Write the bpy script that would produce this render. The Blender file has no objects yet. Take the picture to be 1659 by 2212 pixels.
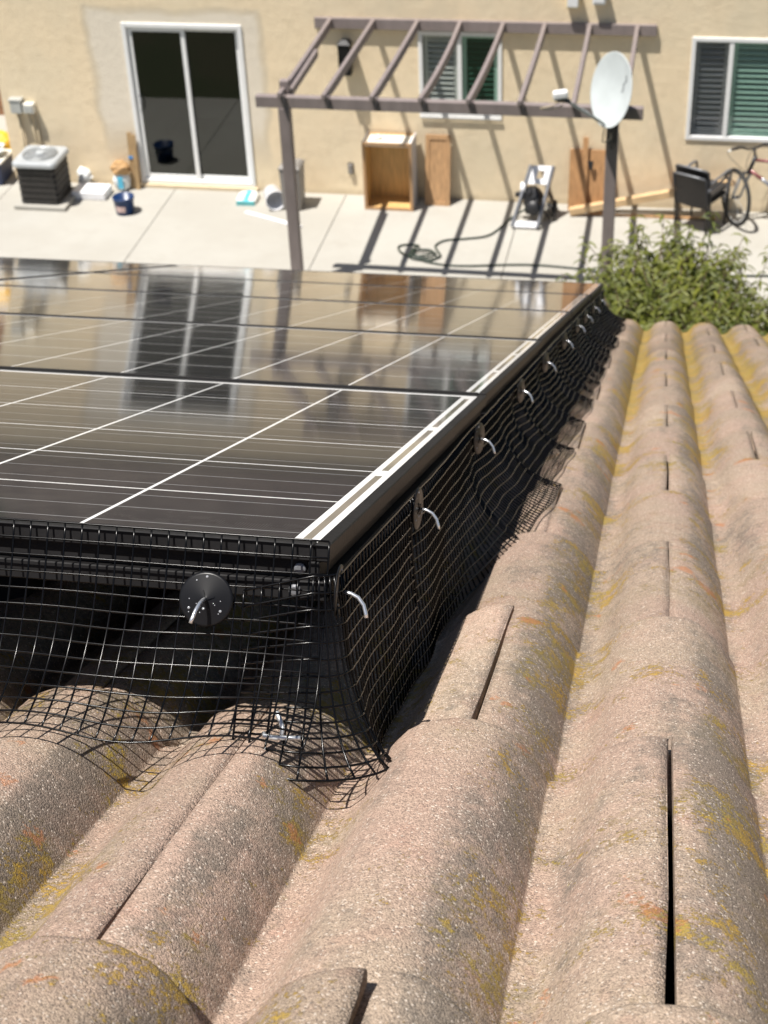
import bpy, math, random
from mathutils import Vector, Matrix, Euler
rnd = random.Random(7)
R = math.radians
sc = bpy.context.scene
col = sc.collection

# ------------------------------------------------------------------ camera
TH = 0.4412897            # roof pitch
PSI = -0.01782            # the stucco wall is turned this much from the eave
cd = bpy.data.cameras.new('camera'); cam = bpy.data.objects.new('camera', cd); col.objects.link(cam)
cd.sensor_fit = 'VERTICAL'; cd.sensor_height = 36; cd.sensor_width = 27
cd.lens = 36 * 3424.0 / 2212
cd.clip_start = 0.02; cd.clip_end = 400
def _rot(w):
    w = Vector(w); return Matrix.Rotation(w.length, 3, w.normalized())
_p = R(35)
_B = Matrix(((1, 0, 0), (0, -math.sin(_p), -math.cos(_p)), (0, math.cos(_p), -math.sin(_p))))
_R = _rot((0.0128299591, 0.163781975, 0.0667736811)) @ _B
right, down, fwd = _R[0], _R[1], _R[2]
cam.matrix_world = Matrix(((right.x, -down.x, -fwd.x, 0.212832), (right.y, -down.y, -fwd.y, -0.852642),
                           (right.z, -down.z, -fwd.z, 0.652197), (0, 0, 0, 1)))
cd.dof.use_dof = True; cd.dof.focus_distance = 1.12; cd.dof.aperture_fstop = 20
sc.camera = cam

# ------------------------------------------------------------------ sky, sun, exposure
LDIR = Vector((0.62, 0.53, -2.2)).normalized()
w = bpy.data.worlds.new('World'); sc.world = w; w.use_nodes = True
nt = w.node_tree; bg = nt.nodes['Background']
sky = nt.nodes.new('ShaderNodeTexSky'); sky.sky_type = 'NISHITA'; sky.sun_disc = False
sky.sun_elevation = math.asin(-LDIR.z); sky.sun_rotation = math.atan2(-LDIR.x, -LDIR.y)
sky.air_density = 1.0; sky.dust_density = 1.0
nt.links.new(sky.outputs[0], bg.inputs[0]); bg.inputs[1].default_value = 0.052
sl = bpy.data.lights.new('sun', 'SUN'); sun = bpy.data.objects.new('sun', sl); col.objects.link(sun)
sl.energy = 5.0; sl.angle = R(0.53); sl.color = (1.0, 0.955, 0.89)
sun.rotation_euler = LDIR.to_track_quat('-Z', 'Y').to_euler(); sun.location = (0, 0, 20)
vs = sc.view_settings; vs.view_transform = 'Standard'; vs.look = 'None'; vs.gamma = 1; vs.exposure = 0.60

# ------------------------------------------------------------------ materials
def new_mat(name):
    m = bpy.data.materials.new(name); m.use_nodes = True
    return m, m.node_tree.nodes, m.node_tree.links, m.node_tree.nodes['Principled BSDF']
def vmul(c, k): return (c[0]*k, c[1]*k, c[2]*k, 1)
def mat(name, c, rough=0.6, metal=0.0, var=0.12, scale=8.0, bump=0.0, bscale=60.0, coat=0.0, spec=0.5, stretch=None):
    m, N, L, P = new_mat(name)
    P.inputs['Roughness'].default_value = rough; P.inputs['Metallic'].default_value = metal
    P.inputs['Coat Weight'].default_value = coat; P.inputs['Specular IOR Level'].default_value = spec
    tc = N.new('ShaderNodeTexCoord'); src = tc.outputs['Object']
    if stretch:
        mp = N.new('ShaderNodeMapping'); mp.inputs['Scale'].default_value = stretch
        L.new(src, mp.inputs[0]); src = mp.outputs[0]
    no = N.new('ShaderNodeTexNoise'); no.inputs['Scale'].default_value = scale; no.inputs['Detail'].default_value = 5
    L.new(src, no.inputs['Vector'])
    cr = N.new('ShaderNodeValToRGB'); cr.color_ramp.elements[0].position = .3; cr.color_ramp.elements[1].position = .7
    cr.color_ramp.elements[0].color = vmul(c, 1-var); cr.color_ramp.elements[1].color = vmul(c, 1+var)
    L.new(no.outputs[0], cr.inputs[0]); L.new(cr.outputs[0], P.inputs['Base Color'])
    if bump:
        nb = N.new('ShaderNodeTexNoise'); nb.inputs['Scale'].default_value = bscale; nb.inputs['Detail'].default_value = 4
        L.new(src, nb.inputs['Vector'])
        b = N.new('ShaderNodeBump'); b.inputs['Strength'].default_value = bump; b.inputs['Distance'].default_value = .01
        L.new(nb.outputs[0], b.inputs['Height']); L.new(b.outputs[0], P.inputs['Normal'])
    return m
class NG:
    """little helper for node maths"""
    def __init__(s, m): s.N = m.node_tree.nodes; s.L = m.node_tree.links
    def val(s, sock, v):
        if isinstance(v, (int, float)): sock.default_value = v
        elif isinstance(v, tuple): sock.default_value = v if len(v) == len(sock.default_value) else (*v, 1)
        else: s.L.new(v, sock)
    def m(s, op, a, b=0.0, c=0.0, clamp=False):
        n = s.N.new('ShaderNodeMath'); n.operation = op; n.use_clamp = clamp
        s.val(n.inputs[0], a); s.val(n.inputs[1], b); s.val(n.inputs[2], c); return n.outputs[0]
    def sstep(s, v, lo, hi):
        n = s.N.new('ShaderNodeMapRange'); n.interpolation_type = 'SMOOTHSTEP'
        s.val(n.inputs['Value'], v); n.inputs['From Min'].default_value = lo; n.inputs['From Max'].default_value = hi
        return n.outputs[0]
    def mix(s, f, a, b, blend='MIX'):
        n = s.N.new('ShaderNodeMix'); n.data_type = 'RGBA'; n.blend_type = blend
        s.val(n.inputs[0], f); s.val(n.inputs[6], a); s.val(n.inputs[7], b); return n.outputs[2]
    def noise(s, vec, scale, detail=3, rough=.5, dist=0.0):
        n = s.N.new('ShaderNodeTexNoise'); s.L.new(vec, n.inputs['Vector'])
        n.inputs['Scale'].default_value = scale; n.inputs['Detail'].default_value = detail
        n.inputs['Roughness'].default_value = rough; n.inputs['Distortion'].default_value = dist
        return n.outputs[0]
    def vor(s, vec, scale):
        n = s.N.new('ShaderNodeTexVoronoi'); s.L.new(vec, n.inputs['Vector']); n.inputs['Scale'].default_value = scale
        return n
    def xyz(s, vec):
        n = s.N.new('ShaderNodeSeparateXYZ'); s.L.new(vec, n.inputs[0]); return n.outputs

def tile_mat():
    m, N, L, P = new_mat('sanded_tile'); g = NG(m)
    pos = N.new('ShaderNodeNewGeometry').outputs['Position']
    ob = g.xyz(N.new('ShaderNodeTexCoord').outputs['Object'])
    oi = N.new('ShaderNodeObjectInfo').outputs['Random']
    n1 = g.noise(pos, 7, 4, .55); n2 = g.noise(pos, 26, 5, .6); n3 = g.noise(pos, 90, 4, .65)
    base = g.mix(g.sstep(n1, .36, .62), (.435, .308, .238), (.41, .314, .234))
    base = g.mix(g.m('MULTIPLY', g.sstep(n2, .52, .78), .55), base, (.41, .25, .187))          # pink blush
    steep = g.m('ABSOLUTE', g.m('SUBTRACT', g.m('FRACT', g.m('DIVIDE', g.m('ADD', ob[0], .0017), .145)), .30))
    flank = g.m('SUBTRACT', 1.0, g.sstep(steep, .06, .26))
    mp = N.new('ShaderNodeMapping'); mp.inputs['Scale'].default_value = (22, 4, 4); L.new(pos, mp.inputs[0])
    grime_shade = g.m('MULTIPLY', g.sstep(g.m('ADD', g.m('ADD', g.m('MULTIPLY', g.noise(mp.outputs[0], 1, 4, .6), .6), g.m('MULTIPLY', g.noise(pos, 60, 4, .7), .4)), g.m('MULTIPLY', flank, .13)), .485, .69), .72)
    base = g.mix(grime_shade, base, (.165, .144, .118))                                              # weathered grey runs, plus shade painted on the right flanks
    wyf = g.xyz(pos)[1]
    old = g.m('MULTIPLY', g.sstep(wyf, .6, 3.4), g.m('ADD', .36, g.m('MULTIPLY', g.sstep(g.noise(pos, 6, 5, .65), .35, .65), .45)))
    base = g.mix(old, base, (.205, .155, .112))                                              # older, dirtier courses towards the eave
    # sand grains
    v1 = g.vor(pos, 800); v2 = g.vor(pos, 1400)
    c1 = g.xyz(v1.outputs['Color'])[0]; c2 = g.xyz(v2.outputs['Color'])[1]
    gr = g.m('ADD', g.m('MULTIPLY', c1, .62), g.m('MULTIPLY', c2, .50))
    gr = g.m('ADD', .54, g.m('MULTIPLY', gr, .83))
    comb = N.new('ShaderNodeCombineXYZ')
    for i in range(3): L.new(gr, comb.inputs[i])
    base = g.mix(1.0, base, comb.outputs[0], 'MULTIPLY')
    base = g.mix(g.m('MULTIPLY', g.m('GREATER_THAN', c1, .96), .8), base, (.70, .60, .50))                        # bright quartz
    base = g.mix(g.m('MULTIPLY', g.m('LESS_THAN', c2, .08), .7), base, (.10, .085, .075))
    tone = g.m('ADD', .82, g.m('MULTIPLY', oi, .32))
    comb2 = N.new('ShaderNodeCombineXYZ')
    for i in range(3): L.new(tone, comb2.inputs[i])
    base = g.mix(1.0, base, comb2.outputs[0], 'MULTIPLY')
    # lichen, thicker in the channels, at the noses and towards the eave
    trough = g.m('DIVIDE', g.m('MULTIPLY', ob[2], -1.0), .042, clamp=True)
    wy = g.xyz(pos)[1]
    far = g.sstep(wy, .7, 3.2)
    bias = g.m('ADD', g.m('MULTIPLY', trough, .019), g.m('MULTIPLY', far, g.m('ADD', .0, g.m('MULTIPLY', trough, .115))))
    bias = g.m('ADD', bias, g.m('MULTIPLY', g.sstep(wy, 4.3, 4.75), .085))
    bias = g.m('ADD', bias, g.m('MULTIPLY', flank, .030))
    fine = g.noise(pos, 260, 4, .8); medn = g.noise(pos, 42, 4, .7)
    la = g.m('ADD', g.m('ADD', g.m('MULTIPLY', g.noise(pos, 9, 3, .5), .32), g.m('MULTIPLY', medn, .32)), g.m('ADD', g.m('MULTIPLY', fine, .36), bias))
    lm = g.m('MULTIPLY', g.sstep(la, .566, .596), g.m('ADD', .35, g.m('MULTIPLY', c1, .6)), clamp=True)
    lc = g.mix(g.sstep(g.noise(pos, 22, 2), .42, .6), (.47, .285, .02), (.40, .285, .032))
    lc = g.mix(g.m('MULTIPLY', g.sstep(g.noise(pos, 420, 3, .7), .5, .7), .6), lc, (.16, .11, .02))
    base = g.mix(lm, base, lc)
    ol = g.m('ADD', g.m('ADD', g.m('MULTIPLY', g.noise(pos, 10.5, 3, .5), .5), g.m('MULTIPLY', g.noise(pos, 130, 4, .75), .5)), bias)
    base = g.mix(g.m('MULTIPLY', g.sstep(ol, .54, .70), .45), base, (.215, .165, .062))
    orr = g.noise(pos, 21, 2, .5); od = g.noise(pos, 190, 3, .7)
    om = g.m('MULTIPLY', g.sstep(g.m('ADD', orr, g.m('MULTIPLY', od, .30)), .835, .885), .65)
    base = g.mix(om, base, (.44, .18, .075))
    L.new(base, P.inputs['Base Color'])
    P.inputs['Roughness'].default_value = .88; P.inputs['Specular IOR Level'].default_value = .25
    h = g.m('ADD', g.m('ADD', g.m('MULTIPLY', v1.outputs['Distance'], -.5), g.m('MULTIPLY', v2.outputs['Distance'], -.3)), g.m('MULTIPLY', n3, .8))
    h = g.m('ADD', h, g.m('MULTIPLY', lm, .6))
    b = N.new('ShaderNodeBump'); b.inputs['Strength'].default_value = .9; b.inputs['Distance'].default_value = .0016
    L.new(h, b.inputs['Height']); L.new(b.outputs[0], P.inputs['Normal'])
    return m

def laminate(P):
    P.inputs['Coat Weight'].default_value = 1; P.inputs['Coat Roughness'].default_value = .06; P.inputs['Coat IOR'].default_value = 1.55
    P.inputs['Specular IOR Level'].default_value = 0.0; P.inputs['Roughness'].default_value = .6
def etched(m, P):
    g = NG(m); lw = m.node_tree.nodes.new('ShaderNodeLayerWeight'); lw.inputs['Blend'].default_value = .5
    n = m.node_tree.nodes.new('ShaderNodeMapRange'); n.interpolation_type = 'SMOOTHSTEP'
    m.node_tree.links.new(lw.outputs['Facing'], n.inputs['Value'])
    n.inputs['From Min'].default_value = .78; n.inputs['From Max'].default_value = .97; n.inputs['To Min'].default_value = .34; n.inputs['To Max'].default_value = 1.0
    m.node_tree.links.new(n.outputs[0], P.inputs['Coat Weight'])
def cell_mat():
    m, N, L, P = new_mat('silicon_cell'); g = NG(m); laminate(P); etched(m, P)
    ob = g.xyz(N.new('ShaderNodeTexCoord').outputs['Object'])
    pos = N.new('ShaderNodeNewGeometry').outputs['Position']
    c = g.mix(g.noise(pos, 5, 2), (.0065, .007, .010), (.011, .011, .013))
    fx = g.m('ABSOLUTE', g.m('SUBTRACT', g.m('FRACT', g.m('DIVIDE', ob[0], .0022)), .5))
    c = g.mix(g.m('MULTIPLY', g.m('LESS_THAN', fx, .17), .5), c, (.085, .085, .085))
    fy = g.m('ABSOLUTE', g.m('SUBTRACT', g.m('FRACT', g.m('ADD', g.m('DIVIDE', ob[1], .052), .5)), .5))
    c = g.mix(g.m('LESS_THAN', g.m('MULTIPLY', fy, .052), .0007), c, (.26, .26, .26))
    dust = g.m('MULTIPLY', g.sstep(g.m('ADD', g.m('MULTIPLY', g.noise(pos, 3, 4, .6), .6), g.m('MULTIPLY', g.noise(pos, 60, 4, .7), .4)), .42, .68), .055)
    c = g.mix(dust, c, (.34, .31, .26))
    L.new(c, P.inputs['Base Color'])
    dn = g.noise(pos, 4, 4, .6)
    rr = g.m('ADD', .050, g.m('MULTIPLY', g.sstep(dn, .4, .7), .028)); L.new(rr, P.inputs['Coat Roughness'])
    return m
def backsheet_mat():
    m, N, L, P = new_mat('white_backsheet'); laminate(P); g = NG(m); etched(m, P)
    pos = N.new('ShaderNodeNewGeometry').outputs['Position']
    L.new(g.mix(g.noise(pos, 30, 3), (.74, .73, .70), (.80, .79, .77)), P.inputs['Base Color']); return m
def glass_mat(name, tint, refl_rough=.01, f0=.045):
    m = bpy.data.materials.new(name); m.use_nodes = True; N = m.node_tree.nodes; L = m.node_tree.links
    N.remove(N['Principled BSDF'])
    t = N.new('ShaderNodeBsdfTransparent'); t.inputs[0].default_value = (*tint, 1)
    gl = N.new('ShaderNodeBsdfGlossy'); gl.inputs['Roughness'].default_value = refl_rough
    g = NG(m); lw = N.new('ShaderNodeLayerWeight'); lw.inputs['Blend'].default_value = .5
    fr = g.m('ADD', f0, g.m('MULTIPLY', g.m('POWER', lw.outputs['Facing'], 5.0), 1-f0))
    no = N.new('ShaderNodeTexNoise'); no.inputs['Scale'].default_value = 1.3
    b = N.new('ShaderNodeBump'); b.inputs['Strength'].default_value = .02; L.new(no.outputs[0], b.inputs['Height']); L.new(b.outputs[0], gl.inputs['Normal'])
    mx = N.new('ShaderNodeMixShader'); L.new(fr, mx.inputs[0]); L.new(t.outputs[0], mx.inputs[1]); L.new(gl.outputs[0], mx.inputs[2])
    L.new(mx.outputs[0], N['Material Output'].inputs[0]); return m
def stucco_mat():
    m, N, L, P = new_mat('stucco'); g = NG(m); P.inputs['Roughness'].default_value = .92; P.inputs['Specular IOR Level'].default_value = .15
    tc = N.new('ShaderNodeTexCoord').outputs['Object']; o = g.xyz(tc)
    n1 = g.noise(tc, .9, 4, .55); n2 = g.noise(tc, 5, 5, .6)
    c = g.mix(g.sstep(n1, .38, .66), (.84, .69, .48), (.80, .675, .48))
    c = g.mix(g.m('MULTIPLY', g.sstep(n2, .45, .75), .35), c, (.62, .50, .335))
    # old repair plaster round the sliding door and paler bands under the pergola
    e = g.m('MULTIPLY', g.m('SUBTRACT', g.noise(tc, 1.7, 4), .5), .26)
    dx = g.m('SUBTRACT', g.m('ABSOLUTE', g.m('ADD', o[0], 6.2)), g.m('ADD', 1.10, e))
    dz = g.m('SUBTRACT', g.m('ABSOLUTE', g.m('SUBTRACT', o[2], 1.35)), g.m('ADD', .98, e))
    mask = g.m('SUBTRACT', 1.0, g.sstep(g.m('MAXIMUM', dx, dz), -.09, .06))
    mask = g.m('MULTIPLY', mask, g.sstep(o[2], .15, .95))
    rim = g.m('MULTIPLY', mask, g.m('SUBTRACT', 1.0, mask))
    c = g.mix(g.m('MULTIPLY', mask, .85), c, (.76, .69, .58))
    c = g.mix(g.m('MULTIPLY', rim, 1.2), c, (.44, .36, .235))
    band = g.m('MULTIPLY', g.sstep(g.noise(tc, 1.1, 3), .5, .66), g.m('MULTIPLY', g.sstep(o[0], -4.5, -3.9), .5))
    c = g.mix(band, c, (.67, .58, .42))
    low = g.m('SUBTRACT', 1.0, g.sstep(g.m('ADD', o[2], g.m('MULTIPLY', n2, .10)), .03, .16))
    c = g.mix(g.m('MULTIPLY', low, .55), c, (.37, .30, .20))
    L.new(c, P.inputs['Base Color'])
    b = N.new('ShaderNodeBump'); b.inputs['Strength'].default_value = .55; b.inputs['Distance'].default_value = .012
    h = g.m('ADD', g.noise(tc, 45, 5, .7), g.m('MULTIPLY', g.noise(tc, 9, 3), .8))
    L.new(h, b.inputs['Height']); L.new(b.outputs[0], P.inputs['Normal']); return m
def concrete_mat():
    m, N, L, P = new_mat('patio_concrete'); g = NG(m); P.inputs['Roughness'].default_value = .9; P.inputs['Specular IOR Level'].default_value = .2
    pos = N.new('ShaderNodeNewGeometry').outputs['Position']; oi = N.new('ShaderNodeObjectInfo').outputs['Random']
    c = g.mix(g.sstep(g.noise(pos, .8, 5, .6), .35, .65), (.37, .353, .315), (.405, .392, .355))
    c = g.mix(g.m('MULTIPLY', g.sstep(g.noise(pos, 3.5, 6, .7), .52, .75), .5), c, (.335, .315, .275))
    c = g.mix(g.m('MULTIPLY', g.sstep(g.noise(pos, 30, 4, .7), .6, .8), .35), c, (.28, .26, .22))
    c = g.mix(g.m('MULTIPLY', oi, .18), c, (.35, .33, .285))
    L.new(c, P.inputs['Base Color'])
    b = N.new('ShaderNodeBump'); b.inputs['Strength'].default_value = .25; b.inputs['Distance'].default_value = .006
    L.new(g.noise(pos, 60, 5, .7), b.inputs['Height']); L.new(b.outputs[0], P.inputs['Normal']); return m
def ground_mat():
    m, N, L, P = new_mat('yard_soil'); g = NG(m); P.inputs['Roughness'].default_value = .95
    pos = N.new('ShaderNodeNewGeometry').outputs['Position']
    c = g.mix(g.sstep(g.noise(pos, .6, 5, .6), .4, .6), (.045, .055, .022), (.065, .06, .032))
    c = g.mix(g.sstep(g.noise(pos, 14, 5, .7), .45, .7), c, (.055, .065, .025))
    L.new(c, P.inputs['Base Color']); return m
def leaf_mat():
    m, N, L, P = new_mat('peach_leaf'); g = NG(m); P.inputs['Roughness'].default_value = .55
    a = N.new('ShaderNodeAttribute'); a.attribute_name = 'tint'
    c = g.mix(a.outputs['Fac'], (.050, .070, .011), (.195, .205, .026)); L.new(c, P.inputs['Base Color'])
    P.inputs['Subsurface Weight'].default_value = 0.0
    tr = N.new('ShaderNodeBsdfTranslucent'); L.new(g.mix(.5, c, (.28, .36, .03)), tr.inputs[0])
    mx = N.new('ShaderNodeMixShader'); mx.inputs[0].default_value = .28
    L.new(P.outputs[0], mx.inputs[1]); L.new(tr.outputs[0], mx.inputs[2]); L.new(mx.outputs[0], N['Material Output'].inputs[0]); return m
def wood_mat(name, c, stretch=(14, 14, 1.2)):
    return mat(name, c, .55, var=.22, scale=3.0, stretch=stretch, bump=.08, bscale=10)

M = dict(
 tile=tile_mat(), cell=cell_mat(), sheet=backsheet_mat(), stucco=stucco_mat(), concrete=concrete_mat(), soil=ground_mat(), leaf=leaf_mat(),
 frame=mat('black_anodised', (.013, .0125, .013), .48, 0, .25, 12, .05, 200, spec=.14),
 wire=mat('black_coated_wire', (.003, .003, .0034), .20, 0, .3, 60, spec=.22),
 disc=mat('black_plastic_disc', (.007, .007, .008), .34, 0, .2, 30, spec=.26),
 pin=mat('bright_pin', (.80, .81, .83), .24, .85, .06, 40),
 galv=mat('galvanised', (.62, .64, .66), .38, .7, .12, 40),
 drop=mat('droplet', (.30, .31, .33), .03, 0, .05, 5, coat=1),
 ribbon=mat('bus_ribbon', (.27, .24, .18), .5, .2, .12, 20, coat=1),
 deck=mat('roof_felt', (.02, .018, .016), .95, 0, .3, 20),
 taupe=mat('taupe_paint', (.235, .195, .185), .55, 0, .10, 4, .05, 40, stretch=(3, 3, 1)),
 white=mat('white_vinyl', (.80, .80, .79), .4, 0, .03, 6),
 offwhite=mat('off_white', (.72, .70, .63), .6, 0, .06, 6),
 cream=mat('cream_box', (.74, .62, .38), .5, 0, .05, 6),
 shutter=mat('shutter_white', (.62, .62, .60), .5, 0, .05, 4),
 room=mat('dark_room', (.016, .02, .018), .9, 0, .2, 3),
 curtain=mat('green_blind', (.03, .085, .062), .8, 0, .2, 3),
 glass=glass_mat('window_glass', (.93, .95, .94)), glass_g=glass_mat('green_window_glass', (.84, .95, .91)), glass_d=glass_mat('door_glass', (.34, .41, .38), .01, .085),
 screen=mat('grey_insect_screen', (.18, .18, .18), .8, 0, .1, 50),
 ac_cap=mat('ac_cap', (.42, .44, .45), .42, .1, .08, 6), ac_body=mat('ac_louvre', (.060, .056, .052), .5, .2, .2, 20), ac_grille=mat('ac_grille', (.30, .31, .31), .4, .4, .15, 10),
 greybox=mat('grey_metal_box', (.46, .47, .45), .45, .2, .08, 10), conduit=mat('painted_conduit', (.52, .43, .29), .6, 0, .1, 10),
 bluebkt=mat('blue_plastic', (.008, .032, .11), .35, 0, .12, 8), label=mat('bucket_label', (.62, .45, .42), .5, 0, .25, 40),
 tote=mat('navy_plastic', (.03, .045, .10), .5, 0, .15, 6), yellow=mat('yellow_tarp', (.72, .42, .03), .55, 0, .15, 6),
 teal=mat('teal_bag', (.12, .42, .44), .45, 0, .15, 8), bagwhite=mat('bag_white', (.75, .77, .76), .5, 0, .12, 9), skyblue=mat('bag_blue', (.10, .48, .68), .45, 0, .1, 8),
 paper=mat('brown_paper', (.45, .27, .12), .8, 0, .25, 8, .3, 20), bluetape=mat('blue_tape', (.05, .22, .5), .6, 0, .05, 10),
 greybin=mat('grey_plastic', (.22, .205, .19), .55, 0, .1, 6), plastic=mat('white_plastic', (.78, .78, .80), .4, 0, .05, 6),
 maple=wood_mat('maple_interior', (.60, .38, .15)), cabout=wood_mat('cabinet_side', (.52, .50, .50)), oak=wood_mat('oak_door', (.42, .25, .125)),
 mdf=wood_mat('brown_panel', (.40, .22, .10)), pine=wood_mat('pine_lumber', (.58, .40, .22), (1.2, 14, 14)), pine_v=wood_mat('pine_board', (.36, .24, .12)),
 darkmetal=mat('dark_metal', (.025, .025, .027), .45, .3, .2, 20), greymetal=mat('grey_metal', (.19, .195, .21), .4, .4, .12, 10),
 wicker=mat('black_wicker', (.022, .019, .018), .6, 0, .35, 120, .4, 150), hose=mat('green_hose', (.018, .032, .022), .45, 0, .12, 6),
 rubber=mat('rubber', (.02, .02, .02), .7, 0, .2, 30), red=mat('red_paint', (.16, .045, .045), .35, .2, .25, 8, coat=.4), bikegrey=mat('grey_paint', (.32, .33, .36), .3, .4, .1, 8),
 dish=mat('dish_paint', (.56, .60, .60), .5, 0, .07, 5), lantern=mat('black_lantern', (.006, .006, .007), .5, .3, .2, 20),
 block=mat('brown_block', (.30, .165, .09), .9, 0, .22, 6, .4, 25), mortar=mat('mortar', (.26, .20, .15), .95, 0, .1, 10),
 bark=mat('bark', (.12, .08, .05), .9, 0, .3, 12, .6, 30), dirtline=mat('seam_dirt', (.05, .048, .04), .95, 0, .2, 20),
 roofrefl=mat('reflected_roof', (.125, .095, .075), .9, 0, .3, 3, .5, 12), fascia=mat('fascia_paint', (.30, .24, .19), .6, 0, .08, 4), print_=mat('dish_print', (.10, .11, .12), .6, 0, .2, 30),
)

# ------------------------------------------------------------------ mesh helpers
class MB:
    def __init__(s): s.v = []; s.f = []
    def add(s, vs, fs):
        o = len(s.v); s.v += [tuple(p) for p in vs]; s.f += [tuple(i+o for i in f) for f in fs]; return s
    def box(s, c, d, rot=None):
        x, y, z = d[0]/2, d[1]/2, d[2]/2
        vs = [Vector(p) for p in ((-x,-y,-z),(x,-y,-z),(x,y,-z),(-x,y,-z),(-x,-y,z),(x,-y,z),(x,y,z),(-x,y,z))]
        if rot is not None:
            q = rot if isinstance(rot, Matrix) else Euler(rot).to_matrix(); vs = [q @ p for p in vs]
        vs = [p + Vector(c) for p in vs]
        return s.add(vs, [(0,3,2,1),(4,5,6,7),(0,1,5,4),(1,2,6,5),(2,3,7,6),(3,0,4,7)])
    def b2(s, a, b):  # box from two corners
        return s.box([(a[i]+b[i])/2 for i in range(3)], [abs(b[i]-a[i]) for i in range(3)])
    def hexa(s, p): return s.add(p, [(0,3,2,1),(4,5,6,7),(0,1,5,4),(1,2,6,5),(2,3,7,6),(3,0,4,7)])
    def bar(s, p, q, wd, ht, up=(0,0,1)):
        p = Vector(p); q = Vector(q); d = (q-p).normalized(); up = Vector(up)
        sd = d.cross(up).normalized(); u = sd.cross(d)
        a, b = sd*wd/2, u*ht/2
        return s.hexa([p-a-b, p+a-b, q+a-b, q-a-b, p-a+b, p+a+b, q+a+b, q-a+b])
    def tube(s, pts, r, n=6, cap=True, closed=False):
        pts = [Vector(p) for p in pts]; m = len(pts); o = len(s.v)
        prev = None
        for i, p in enumerate(pts):
            a = pts[i-1] if (i or closed) else p; b = pts[(i+1) % m] if (i < m-1 or closed) else p
            d = (b-a).normalized()
            if prev is None:
                ref = Vector((0,0,1)) if abs(d.z) < .9 else Vector((1,0,0)); x = d.cross(ref).normalized()
            else:
                x = (prev - d*prev.dot(d))
                x = x.normalized() if x.length > 1e-6 else d.orthogonal().normalized()
            prev = x; y = d.cross(x); rr = r[i] if isinstance(r, (list, tuple)) else r
            for k in range(n):
                t = 2*math.pi*k/n; s.v.append(tuple(p + x*math.cos(t)*rr + y*math.sin(t)*rr))
        for i in range(m if closed else m-1):
            j = (i+1) % m
            for k in range(n):
                k2 = (k+1) % n; s.f.append((o+i*n+k, o+i*n+k2, o+j*n+k2, o+j*n+k))
        if cap and not closed:
            s.f.append(tuple(o+k for k in range(n))[::-1]); s.f.append(tuple(o+(m-1)*n+k for k in range(n)))
        return s
    def lathe(s, prof, n=24, mtx=None, sx=1, sy=1):
        o = len(s.v); m = len(prof)
        for r, z in prof:
            for k in range(n):
                t = 2*math.pi*k/n; p = Vector((r*math.cos(t)*sx, r*math.sin(t)*sy, z))
                s.v.append(tuple(mtx @ p if mtx else p))
        for i in range(m-1):
            for k in range(n):
                k2 = (k+1) % n; s.f.append((o+i*n+k, o+i*n+k2, o+(i+1)*n+k2, o+(i+1)*n+k))
        return s
    def loft(s, rings, cap=True):
        o = len(s.v); n = len(rings[0])
        for r in rings: s.v += [tuple(p) for p in r]
        for i in range(len(rings)-1):
            for k in range(n):
                k2 = (k+1) % n; s.f.append((o+i*n+k, o+i*n+k2, o+(i+1)*n+k2, o+(i+1)*n+k))
        if cap:
            s.f.append(tuple(o+k for k in range(n))[::-1]); s.f.append(tuple(o+(len(rings)-1)*n+k for k in range(n)))
        return s
    def mesh(s, name, m, smooth=False):
        me = bpy.data.meshes.new(name); me.from_pydata(s.v, [], s.f); me.materials.append(m)
        if smooth: me.polygons.foreach_set('use_smooth', [True]*len(me.polygons))
        me.update(); return me
    def build(s, name, m, parent=None, smooth=False, bevel=0, seg=2):
        return link(name, s.mesh(name, m, smooth), parent, bevel, seg)
def link(name, me, parent=None, bevel=0, seg=2):
    o = bpy.data.objects.new(name, me); col.objects.link(o)
    if parent: o.parent = parent
    if bevel:
        b = o.modifiers.new('bevel', 'BEVEL'); b.width = bevel; b.segments = seg; b.limit_method = 'ANGLE'; b.angle_limit = R(40)
    return o
def tag(o, label=None, cat=None, group=None, kind=None):
    if label: o['label'] = label
    if cat: o['category'] = cat
    if group: o['group'] = group
    if kind: o['kind'] = kind
    return o
def empty(name, mtx):
    o = bpy.data.objects.new(name, None); col.objects.link(o); o.matrix_world = mtx; o.empty_display_size = .05; return o
# frames: roof (x = along the eave, y = down the slope, z = off the roof, 0 = glass level of the array) and wall
RM = Matrix.Rotation(-TH, 4, 'X')
def roof_m(u, v, n=0, rz=0): return RM @ Matrix.Translation((u, v, n)) @ Matrix.Rotation(rz, 4, 'Z')
D = 17.5; ZP = -7.794
WD = Vector((math.cos(PSI), math.sin(PSI), 0)); WN = Vector((-math.sin(PSI), math.cos(PSI), 0))
WM = Matrix.Translation(WN*D + Vector((0, 0, ZP))) @ Matrix.Rotation(PSI, 4, 'Z')   # local x along wall, y into wall, z up from patio
def wall_m(x, d, z=0, rz=0): return WM @ Matrix.Translation((x, -d, z)) @ Matrix.Rotation(rz, 4, 'Z')
def thing(name, mtx, label, cat, group=None): return tag(empty(name, mtx), label, cat, group)

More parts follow.
